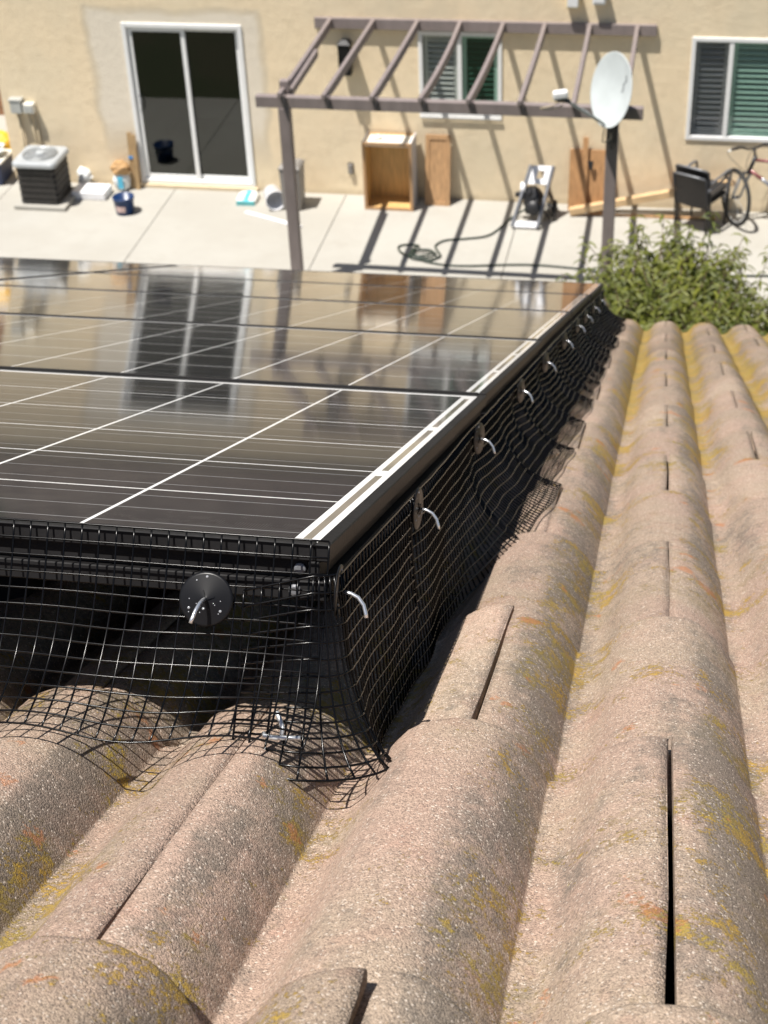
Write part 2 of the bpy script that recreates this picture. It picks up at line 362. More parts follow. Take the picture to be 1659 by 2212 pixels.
# ------------------------------------------------------------------ ground and patio
g_ = MB(); g_.add([(-150, -60, ZP-.06), (150, -60, ZP-.06), (150, 200, ZP-.06), (-150, 200, ZP-.06)], [(0, 1, 2, 3)])
tag(g_.build('ground', M['soil']), kind='structure')
pat = MB().b2((-13, -3.02, -.058), (6.2, 4.0, -.03)).build('patio', M['dirtline']); pat.matrix_world = WM; tag(pat, kind='structure')
xs = [-13, -10.85, -8.62, -6.40, -4.14, -1.88, .38, 2.64, 4.9, 6.2]
for i in range(len(xs)-1):
    rows = [(-3.0, 3.98)] if xs[i+1] < -8.5 else [(-3.0, .02)]
    for (ya, yb) in rows:
        MB().b2((xs[i]+.0035, ya, -.030), (xs[i+1]-.0035, yb, 0)).build('slab', M['concrete'], pat, bevel=.006)

# ------------------------------------------------------------------ the stucco house beyond the patio
house = thing('stucco_house', WM, 'beige stucco house wall with sliding door and windows behind the patio', 'house')
WALL_L, WALL_R, WALL_T = -8.62, 6.0, 2.78
holes = [(-6.83, -5.355, .075, 2.125), (-3.14, -2.155, 1.115, 2.13), (.075, 1.75, .915, 2.135)]
gx = sorted({WALL_L, WALL_R, *[h[0] for h in holes], *[h[1] for h in holes]}); gz = sorted({-.05, WALL_T, *[h[2] for h in holes], *[h[3] for h in holes]})
wb = MB()
def inhole(x, z): return any(h[0] < x < h[1] and h[2] < z < h[3] for h in holes)
for i in range(len(gx)-1):
    for j in range(len(gz)-1):
        a, b, c, d = gx[i], gx[i+1], gz[j], gz[j+1]
        if not inhole((a+b)/2, (c+d)/2):
            wb.add([(a, 0, c), (b, 0, c), (b, 0, d), (a, 0, d)], [(0, 1, 2, 3)]); wb.add([(a, .2, c), (b, .2, c), (b, .2, d), (a, .2, d)], [(3, 2, 1, 0)])
for (a, b, c, d) in holes + [(WALL_L, WALL_R, -.05, WALL_T)]:
    wb.add([(a, 0, c), (a, .2, c), (a, .2, d), (a, 0, d)], [(0, 1, 2, 3)]); wb.add([(b, 0, c), (b, .2, c), (b, .2, d), (b, 0, d)], [(3, 2, 1, 0)])
    wb.add([(a, 0, d), (a, .2, d), (b, .2, d), (b, 0, d)], [(0, 1, 2, 3)]); wb.add([(a, 0, c), (a, .2, c), (b, .2, c), (b, 0, c)], [(3, 2, 1, 0)])
wb.build('wall', M['stucco'], house)
MB().b2((WALL_L, .203, -.05), (WALL_L+.2, 8, WALL_T)).build('wall', M['stucco'], house)
MB().b2((WALL_R-.2, .203, -.05), (WALL_R, 8, WALL_T)).build('wall', M['stucco'], house)
MB().b2((WALL_L-.04, -.04, WALL_T+.003), (WALL_R+.04, 8.04, WALL_T+.10)).build('parapet_cap', M['fascia'], house)
rf = MB(); rf.add([(WALL_L-.05, -.03, WALL_T+.105), (WALL_R+.05, -.03, WALL_T+.105), (WALL_R+.05, 12, WALL_T+.105), (WALL_L-.05, 12, WALL_T+.105), (WALL_L-.05, 6, WALL_T+2.3), (WALL_R+.05, 6, WALL_T+2.3)],
   [(0, 1, 5, 4), (1, 2, 5), (2, 3, 4, 5), (3, 0, 4), (3, 2, 1, 0)]); rf.build('roof', M['roofrefl'], house)  # unseen flush roof, added for its dark reflection in the solar panels
for (a, b, c, d) in holes:      # dark rooms behind the openings
    y0 = .205; rm = MB(); e = .25
    rm.add([(a-e, y0, c-e), (b+e, y0, c-e), (b+e, 2.4, c-e), (a-e, 2.4, c-e), (a-e, y0, d+e), (b+e, y0, d+e), (b+e, 2.4, d+e), (a-e, 2.4, d+e)],
           [(0, 1, 2, 3), (7, 6, 5, 4), (1, 5, 6, 2), (2, 6, 7, 3), (3, 7, 4, 0)]); rm.build('room', M['room'], house)
def frame_rect(mb, a, b, c, d, wdt, y0, y1):
    mb.b2((a, y0, c), (a+wdt, y1, d)); mb.b2((b-wdt, y0, c), (b, y1, d))
    mb.b2((a+wdt, y0, c), (b-wdt, y1, c+wdt)); mb.b2((a+wdt, y0, d-wdt), (b-wdt, y1, d))
# sliding door
dr = MB(); a, b, c, d = holes[0]; frame_rect(dr, a-.03, b+.03, c-.02, d+.03, .055, -.02, .06)
door = dr.build('sliding_door', M['white'], house, bevel=.006)
mid = -6.095
p1 = MB(); frame_rect(p1, a+.028, mid+.03, c+.037, d-.028, .055, .012, .045); o1 = p1.build('door_leaf', M['white'], door, bevel=.004)
p2 = MB(); frame_rect(p2, mid-.03, b-.028, c+.037, d-.028, .05, .047, .078); o2 = p2.build('door_leaf', M['white'], door, bevel=.004)
MB().b2((a+.083, .026, c+.092), (mid-.025, .032, d-.083)).build('pane', M['glass_d'], door)
MB().b2((mid+.02, .058, c+.087), (b-.078, .064, d-.078)).build('pane', M['glass_d'], door)
MB().tube([(a+.075, .01, 1.02), (a+.105, -.035, 1.04), (a+.11, -.04, 1.12), (a+.105, -.035, 1.2), (a+.075, .01, 1.22)], .009, 6).build('handle', M['greymetal'], door, True)
MB().b2((a-.06, -.06, .001), (b+.06, -.003, .05)).build('door_step', M['stucco'], door)
def shutters(win, x0, x1, z0, z1, y, m, tilt=.6, post=True):
    fr = MB(); frame_rect(fr, x0, x1, z0, z1, .045, y-.014, y+.014); fr.build('shutter_frame', M['shutter'], win)
    n = int((z1-z0-.09)/.062); sm = MB().box((0, 0, 0), (x1-x0-.094, .056, .008), (tilt, 0, 0)).mesh('slat', m)
    for k in range(n):
        o = link('slat', sm, win); o.location = ((x0+x1)/2, y, z0+.045+(k+.5)*(z1-z0-.09)/n)
def window(a, b, c, d, left_glass, right_glass, dv=None, shut=(True, True)):
    f = MB(); frame_rect(f, a-.012, b+.012, c-.012, d+.012, .05, -.018, .05); wnd = f.build('window', M['white'], house, bevel=.005)
    mx = dv or (a+b)/2
    MB().b2((mx-.027, -.012, c+.04), (mx+.027, .052, d-.04)).build('mullion', M['white'], wnd, bevel=.004)
    MB().b2((a+.038, .02, c+.038), (mx-.027, .025, d-.038)).build('pane', left_glass, wnd)
    MB().b2((mx+.027, .03, c+.038), (b-.038, .035, d-.038)).build('pane', right_glass, wnd)
    if shut[0]: shutters(wnd, a+.045, mx-.03, c+.04, d-.04, .075, M['shutter'])
    if shut[1]: shutters(wnd, mx+.03, b-.045, c+.04, d-.04, .075, M['curtain'] if right_glass is M['glass_g'] and shut[1] == 'dark' else M['shutter'])
    return wnd
w1 = window(-3.14, -2.155, 1.115, 2.13, M['glass'], M['glass_g'], -2.655, (True, 'dark'))
MB().b2((-3.15, -.035, 1.075), (-2.145, -.019, 1.10)).build('sill', M['white'], w1)
w2 = window(.075, 1.75, .915, 2.135, M['glass'], M['glass_g'], .52, (True, True))
MB().b2((.118, .006, .955), (.49, .009, 2.095)).build('insect_screen', glass_mat('screen_mesh', (.86, .86, .88), .5, .02), w2)

# electrical boxes, lights and outlet on the wall
t = thing('disconnect_box', wall_m(-8.4, 0, 1.0), 'grey electrical disconnect box on the wall above the air conditioner', 'electrical box')
MB().b2((-.075, -.11, -.03), (.075, -.002, .14)).build('case', M['greybox'], t, bevel=.008); MB().b2((-.085, -.12, .141), (.085, -.002, .155)).build('cover', M['greybox'], t)
MB().tube([(0, -.04, -.031), (0, -.04, -.55), (.03, -.05, -.95)], .016, 8).build('conduit', M['conduit'], t, True)
t = thing('meter_box', wall_m(-8.235, 0, .97), 'pale square junction box beside the grey disconnect box', 'electrical box')
MB().b2((-.07, -.10, 0), (.07, -.002, .125)).build('case', M['offwhite'], t, bevel=.008); MB().b2((-.055, -.106, .02), (.055, -.101, .10)).build('cover', M['greybox'], t)
MB().tube([(-.03, -.04, -.001), (.02, -.045, -.4), (.12, -.06, -.95)], .013, 8).build('conduit', M['conduit'], t, True)
MB().tube([(.045, -.03, -.001), (.06, -.03, -.45), (.10, -.03, -.95)], .013, 8).build('conduit', M['conduit'], t, True)
t = thing('wall_lantern', wall_m(-4.03, 0, 1.6), 'black wall lantern under the pergola ledger', 'lantern')
MB().b2((-.055, -.03, .02), (.055, -.002, .42)).build('back_plate', M['lantern'], t)
MB().loft([[(x*.075, -.11+y*.06, z) for x, y in ((-1,-1),(1,-1),(1,1),(-1,1))] for z in (.02, .40)]).build('lamp_body', M['lantern'], t, bevel=.01)
MB().loft([[(x*r, -.11+y*r*.85, z) for x, y in ((-1,-1),(1,-1),(1,1),(-1,1))] for z, r in ((.401, .085), (.45, .03))]).build('lamp_cap', M['lantern'], t)
for x, zz, m, lb in ((-1.315, 2.475, 'cream', 'cream square light box on the wall above the pergola ledger'), (-1.015, 2.53, 'white', 'white square light box on the wall above the pergola ledger')):
    t = thing('wall_light', wall_m(x, 0, zz), lb, 'wall light')
    MB().b2((-.075, -.13, 0), (.075, -.002, .24)).build('housing', M[m], t, bevel=.012); MB().b2((-.06, -.137, .03), (.06, -.131, .20)).build('lens', M['white'], t)
t = thing('outlet_cover', wall_m(-4.06, 0, .30), 'small dark weatherproof outlet cover low on the stucco wall', 'outlet')
MB().b2((-.028, -.045, 0), (.028, -.002, .125)).build('cover', M['greybin'], t, bevel=.008); MB().b2((-.034, -.012, -.01), (.034, -.0025, .135)).build('plate', M['lantern'], t)

# ------------------------------------------------------------------ side yard on the far left
fw = MB().b2((-13, 2.2, -.03), (-8.85, 2.38, 1.9)).build('block_wall', M['mortar']); fw.matrix_world = WM; tag(fw, 'brown slump block wall closing the side yard past the house corner', 'wall')
bm_ = MB().box((0, 0, 0), (.395, .012, .14)).mesh('block', M['block'])
for j in range(12):
    for k in range(10):
        x = -12.8+k*.405+(.2 if j % 2 else 0)
        if x < -9.05: o = link('block', bm_, fw, .004, 1); o.location = (x, 2.196-rnd.random()*.004, .05+j*.152)
t = thing('storage_tote', wall_m(-8.98, .0, 0), 'navy plastic tote with a pale lid beside the house corner', 'tote')
MB().loft([[(x*a, y*b, z) for x, y in ((-1,-1),(1,-1),(1,1),(-1,1))] for z, a, b in ((0, .24, .19), (.30, .27, .215))]).build('tub', M['tote'], t, bevel=.015)
MB().box((0, 0, .32), (.58, .46, .035)).build('lid', M['offwhite'], t, bevel=.012); MB().box((.12, -.235, .27), (.12, .02, .05)).build('handle', M['bagwhite'], t)
def crumple(mb, c, s, n=10, amp=.25, seed=1):
    r = random.Random(seed); rings = []
    for i in range(7):
        z = i/6; rad = math.sin(math.pi*(.12+.80*z))**.6
        rings.append([(c[0]+s[0]*rad*math.cos(2*math.pi*k/n)*(1+amp*(r.random()-.5)), c[1]+s[1]*rad*math.sin(2*math.pi*k/n)*(1+amp*(r.random()-.5)), c[2]+s[2]*z+amp*.3*s[2]*(r.random()-.5)*(0 < i)) for k in range(n)])
    return mb.loft(rings)
o = crumple(MB(), (0, 0, 0), (.25, .19, .17), 12, .5, 4).build('plastic_sheeting', M['bagwhite']); o.matrix_world = wall_m(-8.98, .0, .339); tag(o, 'crumpled white plastic sheeting heaped on the navy tote', 'plastic')
o = crumple(MB(), (0, 0, 0), (.30, .22, .34), 10, .35, 9).build('yellow_tarp', M['yellow']); o.matrix_world = wall_m(-9.15, -.75, .0); tag(o, 'folded yellow tarp standing in the side yard by the house corner', 'tarp')

# ------------------------------------------------------------------ air conditioner
pd = MB().b2((-.35, -.31, 0), (.35, .31, .055)).build('equipment_pad', M['concrete'], bevel=.012); pd.matrix_world = wall_m(-7.955, .575); tag(pd, 'square concrete pad under the air conditioner', 'pad')
t = thing('air_conditioner', wall_m(-7.965, .56, .055), 'dark louvred air conditioner condenser with pale grey fan top', 'air conditioner')
def rrect(hx, hy, r, z, n=4):
    out = []
    for cx, cy, a0 in ((hx-r, hy-r, 0), (-hx+r, hy-r, 90), (-hx+r, -hy+r, 180), (hx-r, -hy+r, 270)):
        for k in range(n+1):
            q = R(a0+90*k/n); out.append((cx+r*math.cos(q), cy+r*math.sin(q), z))
    return out
core = MB().loft([rrect(.245, .245, .05, z) for z in (0.0, .50)]).build('core', M['darkmetal'], t)
for k in range(6): MB().loft([rrect(.262, .262, .05, z) for z in (.02+k*.082, .032+k*.082)]).build('band', M['ac_body'], t)
for k in range(6):
    for s_ in range(4):
        lm = MB()
        for q in range(15):
            x = -.205+q*.0293; p = [(x, -.257), (x+.012, -.257), (x+.012, -.249), (x, -.249)]
            c_, s2 = math.cos(s_*math.pi/2), math.sin(s_*math.pi/2); p = [(c_*a-s2*b, s2*a+c_*b) for a, b in p]
            lm.loft([[(a, b, z) for a, b in p] for z in (.034+k*.082, .100+k*.082)])
        lm.build('louvre', M['ac_body'], t)
cap = MB().loft([rrect(.285, .285, .07, .50), rrect(.295, .295, .075, .515), rrect(.292, .292, .075, .55), rrect(.275, .275, .07, .572)]).build('top_cap', M['ac_cap'], t, bevel=0)
MB().lathe([(.0, .574), (.20, .576), (.215, .590), (.225, .584), (.228, .573)], 32).build('fan_ring', M['ac_grille'], cap)
gr = MB()
for r_ in (.03, .06, .09, .12, .15, .18): gr.tube([(r_*math.cos(2*math.pi*k/28), r_*math.sin(2*math.pi*k/28), .600-r_*.05) for k in range(28)], .004, 5, closed=True)
for k in range(8): gr.tube([(0, 0, .60), (.21*math.cos(k*math.pi/4), .21*math.sin(k*math.pi/4), .59)], .004, 5)
gr.build('fan_grille', M['ac_cap'], cap, True)
MB().lathe([(0, .606), (.05, .604), (.055, .598)], 16).build('fan_hub', M['ac_cap'], cap)

# ------------------------------------------------------------------ clutter along the wall
o = crumple(MB(), (0, 0, 0), (.10, .08, .26), 9, .6, 12).build('paper_bag', M['bagwhite']); o.matrix_world = wall_m(-7.61, .11); tag(o, 'small crumpled white paper bag between white box and wall', 'bag')
o = MB().b2((-.225, -.15, 0), (.225, .15, .105)).build('foam_box', M['plastic'], bevel=.012); o.matrix_world = wall_m(-7.43, .36); tag(o, 'low white rectangular foam box on the patio beside the air conditioner', 'box')
t = thing('plaster_bag', wall_m(-7.09, .13), 'open paper sack with brown top and pale lower half against the wall', 'sack')
crumple(MB(), (0, 0, 0), (.12, .09, .27), 12, .18, 3).build('sack', M['bagwhite'], t); crumple(MB(), (0, 0, .19), (.128, .095, .20), 12, .3, 5).build('torn_top', M['paper'], t)
MB().b2((-.02, -.108, .05), (.05, -.09, .2)).build('print_panel', M['skyblue'], t)
for k, (x, h_) in enumerate(((-6.945, .74), (-6.885, .72))):
    t = thing('wood_board', wall_m(x, .10+.02*k, 0), ('narrow taller wooden board with blue tape leaning beside the sliding door', 'narrow shorter wooden board leaning between taped board and sliding door')[k], 'board')
    MB().hexa([(-.027, -.012, 0), (.027, -.012, 0), (.027, .01, 0), (-.027, .01, 0), (-.027, .055, h_), (.027, .055, h_), (.027, .077, h_), (-.027, .077, h_)]).build('plank', M['pine_v'], t)
    if k == 0: MB().box((0, .028, .42), (.06, .03, .035), (-.09, 0, 0)).build('tape', M['bluetape'], t)
t = thing('bucket', wall_m(-6.83, .82), 'dark blue plastic bucket on the patio in front of the sliding door', 'bucket')
MB().lathe([(0, .004), (.105, .004), (.112, .0), (.132, .20), (.138, .2), (.138, .222), (.128, .224), (.104, .015), (0, .012)], 28).build('pail', M['bluebkt'], t, True)
MB().lathe([(.1215, .07), (.1275, .13)], 6, Matrix.Rotation(R(-105), 4, 'Z')).build('sticker', M['label'], t)
t.children[1].data.clear_geometry(); lb = MB()
for k in range(6):
    a0, a1 = R(-125+10*k), R(-115+10*k); ra, rb = .1185, .1265
    lb.add([(ra*math.cos(a0), ra*math.sin(a0), .05), (ra*math.cos(a1), ra*math.sin(a1), .05), (rb*math.cos(a1), rb*math.sin(a1), .13), (rb*math.cos(a0), rb*math.sin(a0), .13)], [(0, 1, 2, 3)])
t.children[1].data.from_pydata(lb.v, [], lb.f)
MB().tube([(.139*math.cos(R(q)), .139*math.sin(R(q)), .205-.05*math.sin(R(q))) for q in range(0, 181, 20)], .003, 5).build('bail', M['galv'], t, True)
t = thing('fertiliser_bag', wall_m(-5.36, .30, 0, .05), 'teal and white plastic bag lying flat on the patio by the door', 'bag')
MB().loft([[(x, sy*.155*k2, z*k2) for sy, z in ((-1, .02), (-.7, .075), (.7, .08), (1, .03), (.8, .0), (-.8, .0))] for x, k2 in ((-.125, .8), (-.09, 1), (-.02, 1.05))]).build('bag_end', M['bagwhite'], t, True)
MB().loft([[(x, sy*.158*k2, z*k2) for sy, z in ((-1, .02), (-.7, .077), (.7, .082), (1, .03), (.8, .0), (-.8, .0))] for x, k2 in ((-.02, 1.05), (.04, 1.05))]).build('bag_band', M['skyblue'], t, True)
MB().loft([[(x, sy*.155*k2, z*k2) for sy, z in ((-1, .02), (-.7, .075), (.7, .08), (1, .03), (.8, .0), (-.8, .0))] for x, k2 in ((.04, 1.05), (.10, 1), (.13, .75))]).build('bag_end', M['bagwhite'], t, True)
MB().loft([[(x, -.150+.02*k2, z) for x, z in ((-.12, 0), (.125, 0), (.11, .055), (-.11, .055))] for k2 in (-.9, .6)]).build('bag_edge', M['teal'], t)
t = thing('tipped_bucket', wall_m(-4.985, .42), 'white plastic bucket tipped on its side beside the grey bin', 'bucket')
mt = Matrix.Translation((0, 0, .132)) @ Matrix.Rotation(R(55), 4, 'Z') @ Matrix.Rotation(R(-87), 4, 'Y') @ Matrix.Translation((0, 0, -.14))
mt = Matrix.Translation((0, 0, .130)) @ Matrix.Rotation(R(25), 4, 'Z') @ Matrix.Rotation(R(88), 4, 'X') @ Matrix.Translation((0, 0, -.12))
MB().lathe([(0, 0), (.108, 0), (.125, .27), (.13, .27), (.13, .29), (.12, .29), (.102, .01), (0, .012)], 28, mt).build('pail', M['plastic'], t, True)
t = thing('garbage_bin', wall_m(-4.72, .42), 'tall grey plastic bin standing behind the pergola post near the sliding door', 'bin')
MB().loft([[(x*a, y*b, z) for x, y in ((-1,-1),(1,-1),(1,1),(-1,1))] for z, a, b in ((0, .115, .13), (.54, .13, .145))]).build('body', M['greybin'], t, bevel=.015)
MB().loft([[(x*a, y*b, z) for x, y in ((-1,-1),(1,-1),(1,1),(-1,1))] for z, a, b in ((.541, .14, .155), (.565, .14, .155), (.60, .10, .11))]).build('lid', M['greybin'], t, bevel=.012)
o = MB().bar((-.38, .16, .011), (.42, -.19, .011), .055, .02).build('trim_strip', M['plastic'], bevel=.004); o.matrix_world = wall_m(-4.91, .83); tag(o, 'long white trim strip lying on the patio between sliding door and pergola post', 'trim')
# cabinet
t = thing('base_cabinet', wall_m(-3.505, .22), 'open wooden base cabinet with no door or shelves standing against the wall', 'cabinet')
h_, wd_, dp = .885, .61, .36
MB().b2((-wd_/2, -dp/2, 0), (-wd_/2+.018, dp/2, h_)).build('side_panel', M['cabout'], t); MB().b2((wd_/2-.018, -dp/2, 0), (wd_/2, dp/2, h_)).build('side_panel', M['cabout'], t)
MB().b2((-wd_/2+.0185, dp/2-.012, .02), (wd_/2-.0185, dp/2, h_-.02)).build('back_panel', M['maple'], t)
MB().b2((-wd_/2+.0185, -dp/2+.003, .002), (wd_/2-.0185, dp/2-.0125, .02)).build('floor_panel', M['maple'], t)
MB().b2((-wd_/2+.0185, -dp/2+.022, .021), (-wd_/2+.022, dp/2-.0125, h_-.02)).build('lining', M['maple'], t); MB().b2((wd_/2-.022, -dp/2+.022, .021), (wd_/2-.0185, dp/2-.0125, h_-.02)).build('lining', M['maple'], t)
fr = MB(); frame_rect(fr, -wd_/2-.003, wd_/2+.003, -.0, h_+.002, .035, -dp/2-.018, -dp/2-.001); fr.build('face_frame', M['oak'], t)
MB().b2((-wd_/2+.0185, -dp/2, h_-.05), (wd_/2-.0185, dp/2-.0125, h_-.04)).build('top_panel', M['offwhite'], t)
t = thing('tape_roll', wall_m(-3.66, .2, .845), 'roll of tape lying on top of the open cabinet', 'tape')
MB().lathe([(.03, 0), (.055, 0), (.055, .045), (.03, .045), (.03, 0)], 20).build('roll', M['offwhite'], t, True)
t = thing('cabinet_door', wall_m(-2.925, .20), 'brown recessed panel cabinet door leaning on the wall beside the open cabinet', 'cabinet door')
lean = lambda z: z*.16/.86
def leanbox(mb, x0, x1, z0, z1, y0, y1): mb.hexa([(x0, y0+lean(z0), z0), (x1, y0+lean(z0), z0), (x1, y1+lean(z0), z0), (x0, y1+lean(z0), z0), (x0, y0+lean(z1), z1), (x1, y0+lean(z1), z1), (x1, y1+lean(z1), z1), (x0, y1+lean(z1), z1)]); return mb
for x0, x1 in ((-.155, -.105), (.105, .155)): leanbox(MB(), x0, x1, 0, .865, -.02, 0).build('stile', M['oak'], t)
for z0, z1 in ((0.0, .055), (.81, .865)): leanbox(MB(), -.1045, .1045, z0, z1, -.02, 0).build('rail', M['oak'], t)
leanbox(MB(), -.1045, .1045, .0555, .8095, -.009, -.001).build('panel', M['oak'], t)
o = leanbox(MB(), -.255, .255, 0, .74, -.016, 0).build('plywood_panel', M['mdf']); o.matrix_world = wall_m(-1.045, .165); tag(o, 'flat brown panel leaning on the wall behind the pergola post with the dish', 'panel')
t = thing('wood_stick', wall_m(-1.10, .215), 'upright wooden stick with a dark bracket leaning against the brown panel', 'stick')
MB().hexa([(-.03, -.018, .001), (.03, -.018, .001), (.03, 0, .001), (-.03, 0, .001), (-.045, .16, .90), (.02, .16, .90), (.02, .178, .90), (-.045, .178, .90)]).build('stick', M['mdf'], t)
MB().loft([[(.02, .075, .63), (.095, .075, .63), (.085, .06, .53), (.055, .06, .53)], [(.02, .10, .63), (.095, .10, .63), (.085, .085, .53), (.055, .085, .53)]]).build('bracket', M['darkmetal'], t)
# long lumber
for k, (p, q, wd_, ht) in enumerate((((-1.26, -.33, .055), (.62, -.23, .47), .085, .085), ((-1.22, -.19, .03), (.70, -.14, .44), .085, .05))):
    o = MB().bar(p, q, wd_, ht).build('lumber', M['pine'], bevel=.004); o.matrix_world = WM
    tag(o, ('thick front pine beam sloping up along the wall behind the black chairs', 'thin pine plank between the thick pine beam and the wall')[k], 'lumber')
o = MB().b2((-1.05, -.30, .001), (.50, -.262, .028)).build('batten', M['oak']); o.matrix_world = WM; tag(o, 'thin brown batten lying on the patio under the sloping lumber', 'batten')

# wheeled tool stand
t = thing('tool_stand', wall_m(-1.70, .48), 'folding grey tool stand with white end plates and a black motor', 'tool stand')
for s_ in (-1, 1):
    MB().bar((s_*.155-.06, -.30, .03), (s_*.135+.10, .10, .66), .035, .05).build('side_rail', M['greymetal'], t, bevel=.004)
    MB().bar((s_*.155+.12, .26, .02), (s_*.14+.04, -.02, .42), .025, .03).build('rear_leg', M['darkmetal'], t)
tp = MB(); A = Vector((.055, .02, .53)); Bq = Vector((.10, .10, .66)); X = Vector((.125, 0, 0)); 
def plate(mb, P0, P1, x0, x1, th=.012):
    P0 = Vector(P0); P1 = Vector(P1); nn = (P1-P0).cross(Vector((1, 0, 0))).normalized()*th
    mb.hexa([P0+Vector((x0,0,0)), P0+Vector((x1,0,0)), P0+Vector((x1,0,0))+nn, P0+Vector((x0,0,0))+nn, P1+Vector((x0,0,0)), P1+Vector((x1,0,0)), P1+Vector((x1,0,0))+nn, P1+Vector((x0,0,0))+nn]); return mb
L_ = lambda f: Vector((-.06+.16*f, -.30+.40*f, .03+.63*f))
plate(tp, L_(.92), L_(1.0), -.12, .12); plate(tp, L_(.70), L_(.79), -.12, .12); plate(tp, L_(.791), L_(.919), -.12, -.03); plate(tp, L_(.791), L_(.919), .05, .12)
tp.build('top_plate', M['plastic'], t)
plate(MB(), L_(.0), L_(.10), -.135, .135, .03).build('foot_plate', M['plastic'], t)
mo = MB(); crumple(mo, (.0, -.02, .17), (.13, .12, .26), 14, .3, 21); mo.build('motor', M['darkmetal'], t)
MB().lathe([(0, -.09), (.085, -.09), (.09, -.08), (.09, .08), (.085, .09), (0, .09)], 20, Matrix.Translation((.03, -.12, .21)) @ Matrix.Rotation(R(70), 4, 'X')).build('motor_drum', M['darkmetal'], t, True)
MB().lathe([(.0, -.03), (.065, -.03), (.07, 0), (.065, .03), (0, .03)], 18, Matrix.Translation((-.115, -.02, .42)) @ Matrix.Rotation(R(90), 4, 'Y')).build('dial', M['plastic'], t, True)
MB().bar((-.21, -.06, .34), (-.10, -.04, .36), .06, .05).build('grip', M['rubber'], t, bevel=.01)
for s_ in (-1, 1): MB().lathe([(.0, -.025), (.075, -.025), (.085, 0), (.075, .025), (0, .025)], 18, Matrix.Translation((.08+s_*.17, .2, .086)) @ Matrix.Rotation(R(90), 4, 'Y')).build('wheel', M['rubber'], t, True)
cb = MB(); r2 = random.Random(3)
for k in range(9):
    p = Vector((.1+.1*r2.random(), .1*r2.random(), .2)); cb.tube([p, p+Vector((.12*r2.random()-.02, -.08, -.1)), p+Vector((.16*r2.random(), -.12*r2.random(), -.185))], .008, 5)
cb.build('cable', M['rubber'], t, True)
# hose
hp = []
ctrl = [(-1.62, -.36, .25), (-1.80, -.42, .10), (-1.96, -.52, .02), (-2.15, -.99, .016), (-2.42, -1.13, .016), (-2.66, -1.20, .016), (-2.76, -1.36, .016), (-2.70, -1.52, .018), (-2.66, -1.64, .02), (-2.78, -1.75, .02), (-2.97, -1.73, .02), (-3.03, -1.62, .02),
        (-2.93, -1.53, .03), (-2.76, -1.56, .035), (-2.71, -1.66, .04), (-2.84, -1.74, .042), (-3.0, -1.69, .042), (-2.99, -1.57, .045), (-2.82, -1.54, .05), (-2.75, -1.62, .05), (-2.88, -1.70, .045), (-3.04, -1.68, .03), (-3.16, -1.55, .02), (-3.19, -1.42, .016), (-3.08, -1.36, .016), (-2.95, -1.42, .03),
        (-3.0, -1.60, .06), (-2.86, -1.76, .03), (-2.6, -1.84, .016), (-2.3, -1.84, .016), (-1.9, -1.77, .016), (-1.5, -1.73, .016), (-1.0, -1.77, .016), (-.4, -1.85, .016), (.3, -1.80, .016), (1.2, -1.7, .016)]
def catmull(c, n=6):
    c = [Vector(p) for p in c]; out = []
    for i in range(len(c)-1):
        p0, p1, p2, p3 = c[max(i-1, 0)], c[i], c[i+1], c[min(i+2, len(c)-1)]
        for k in range(n):
            t_ = k/n; out.append(.5*((2*p1)+(p2-p0)*t_+(2*p0-5*p1+4*p2-p3)*t_*t_+(3*p1-p0-3*p2+p3)*t_**3))
    return out+[c[-1]]
o = MB().tube(catmull(ctrl), .012, 7).build('garden_hose', M['hose'], None, True); o.matrix_world = WM; tag(o, 'green garden hose coiled on the patio and running to the tool stand', 'hose')

# ------------------------------------------------------------------ stacked wicker chairs
def make_chair():
    t = empty('patio_chair', wall_m(.245, .62))
    bk = MB(); pts = 7
    ring = lambda z, y, k: [(x, y-.02*math.cos(x/.2*math.pi/2)+o_, z) for o_, xs_ in ((0, [-.2+.4*i/pts for i in range(pts+1)]), (.02, [.2-.4*i/pts for i in range(pts+1)])) for x in xs_]
    bk.loft([ring(.34, -.10, 0), ring(.55, -.14, 0), ring(.74, -.19, 0)]).build('backrest', M['wicker'], t)
    MB().tube([(-.2, -.185, .745), (-.1, -.20, .755), (0, -.205, .757), (.1, -.20, .755), (.2, -.185, .745)], .014, 8).build('top_rail', M['greymetal'], t, True)
    MB().b2((-.21, -.09, .37), (.21, .36, .41)).build('seat', M['wicker'], t, bevel=.012)
    for s_ in (-1, 1):
        MB().tube([(s_*.215, -.185, .74), (s_*.215, -.10, .36), (s_*.215, -.07, .0)], .013, 8).build('leg', M['darkmetal'], t, True)
        MB().tube([(s_*.225, .34, .0), (s_*.225, .33, .39)], .013, 8).build('leg', M['darkmetal'], t, True)
        MB().tube(catmull([(s_*.225, .33, .39), (s_*.23, .34, .56), (s_*.23, .28, .61), (s_*.23, .05, .60), (s_*.222, -.15, .58)]), .016, 8).build('armrest', M['greymetal'], t, True)
    return t
ch = make_chair(); ch.matrix_world = wall_m(.245, .55, 0, R(-28))
tag(ch, 'lower black wicker patio chair standing on the patio, another stacked on it', 'chair', 'stacked wicker chairs')
c2 = ch.copy(); col.objects.link(c2); c2.matrix_world = wall_m(.27, .50, .075, R(-28)); tag(c2, 'upper black wicker patio chair stacked on top of another', 'chair', 'stacked wicker chairs')
for k in ch.children:
    q = k.copy(); col.objects.link(q); q.parent = c2

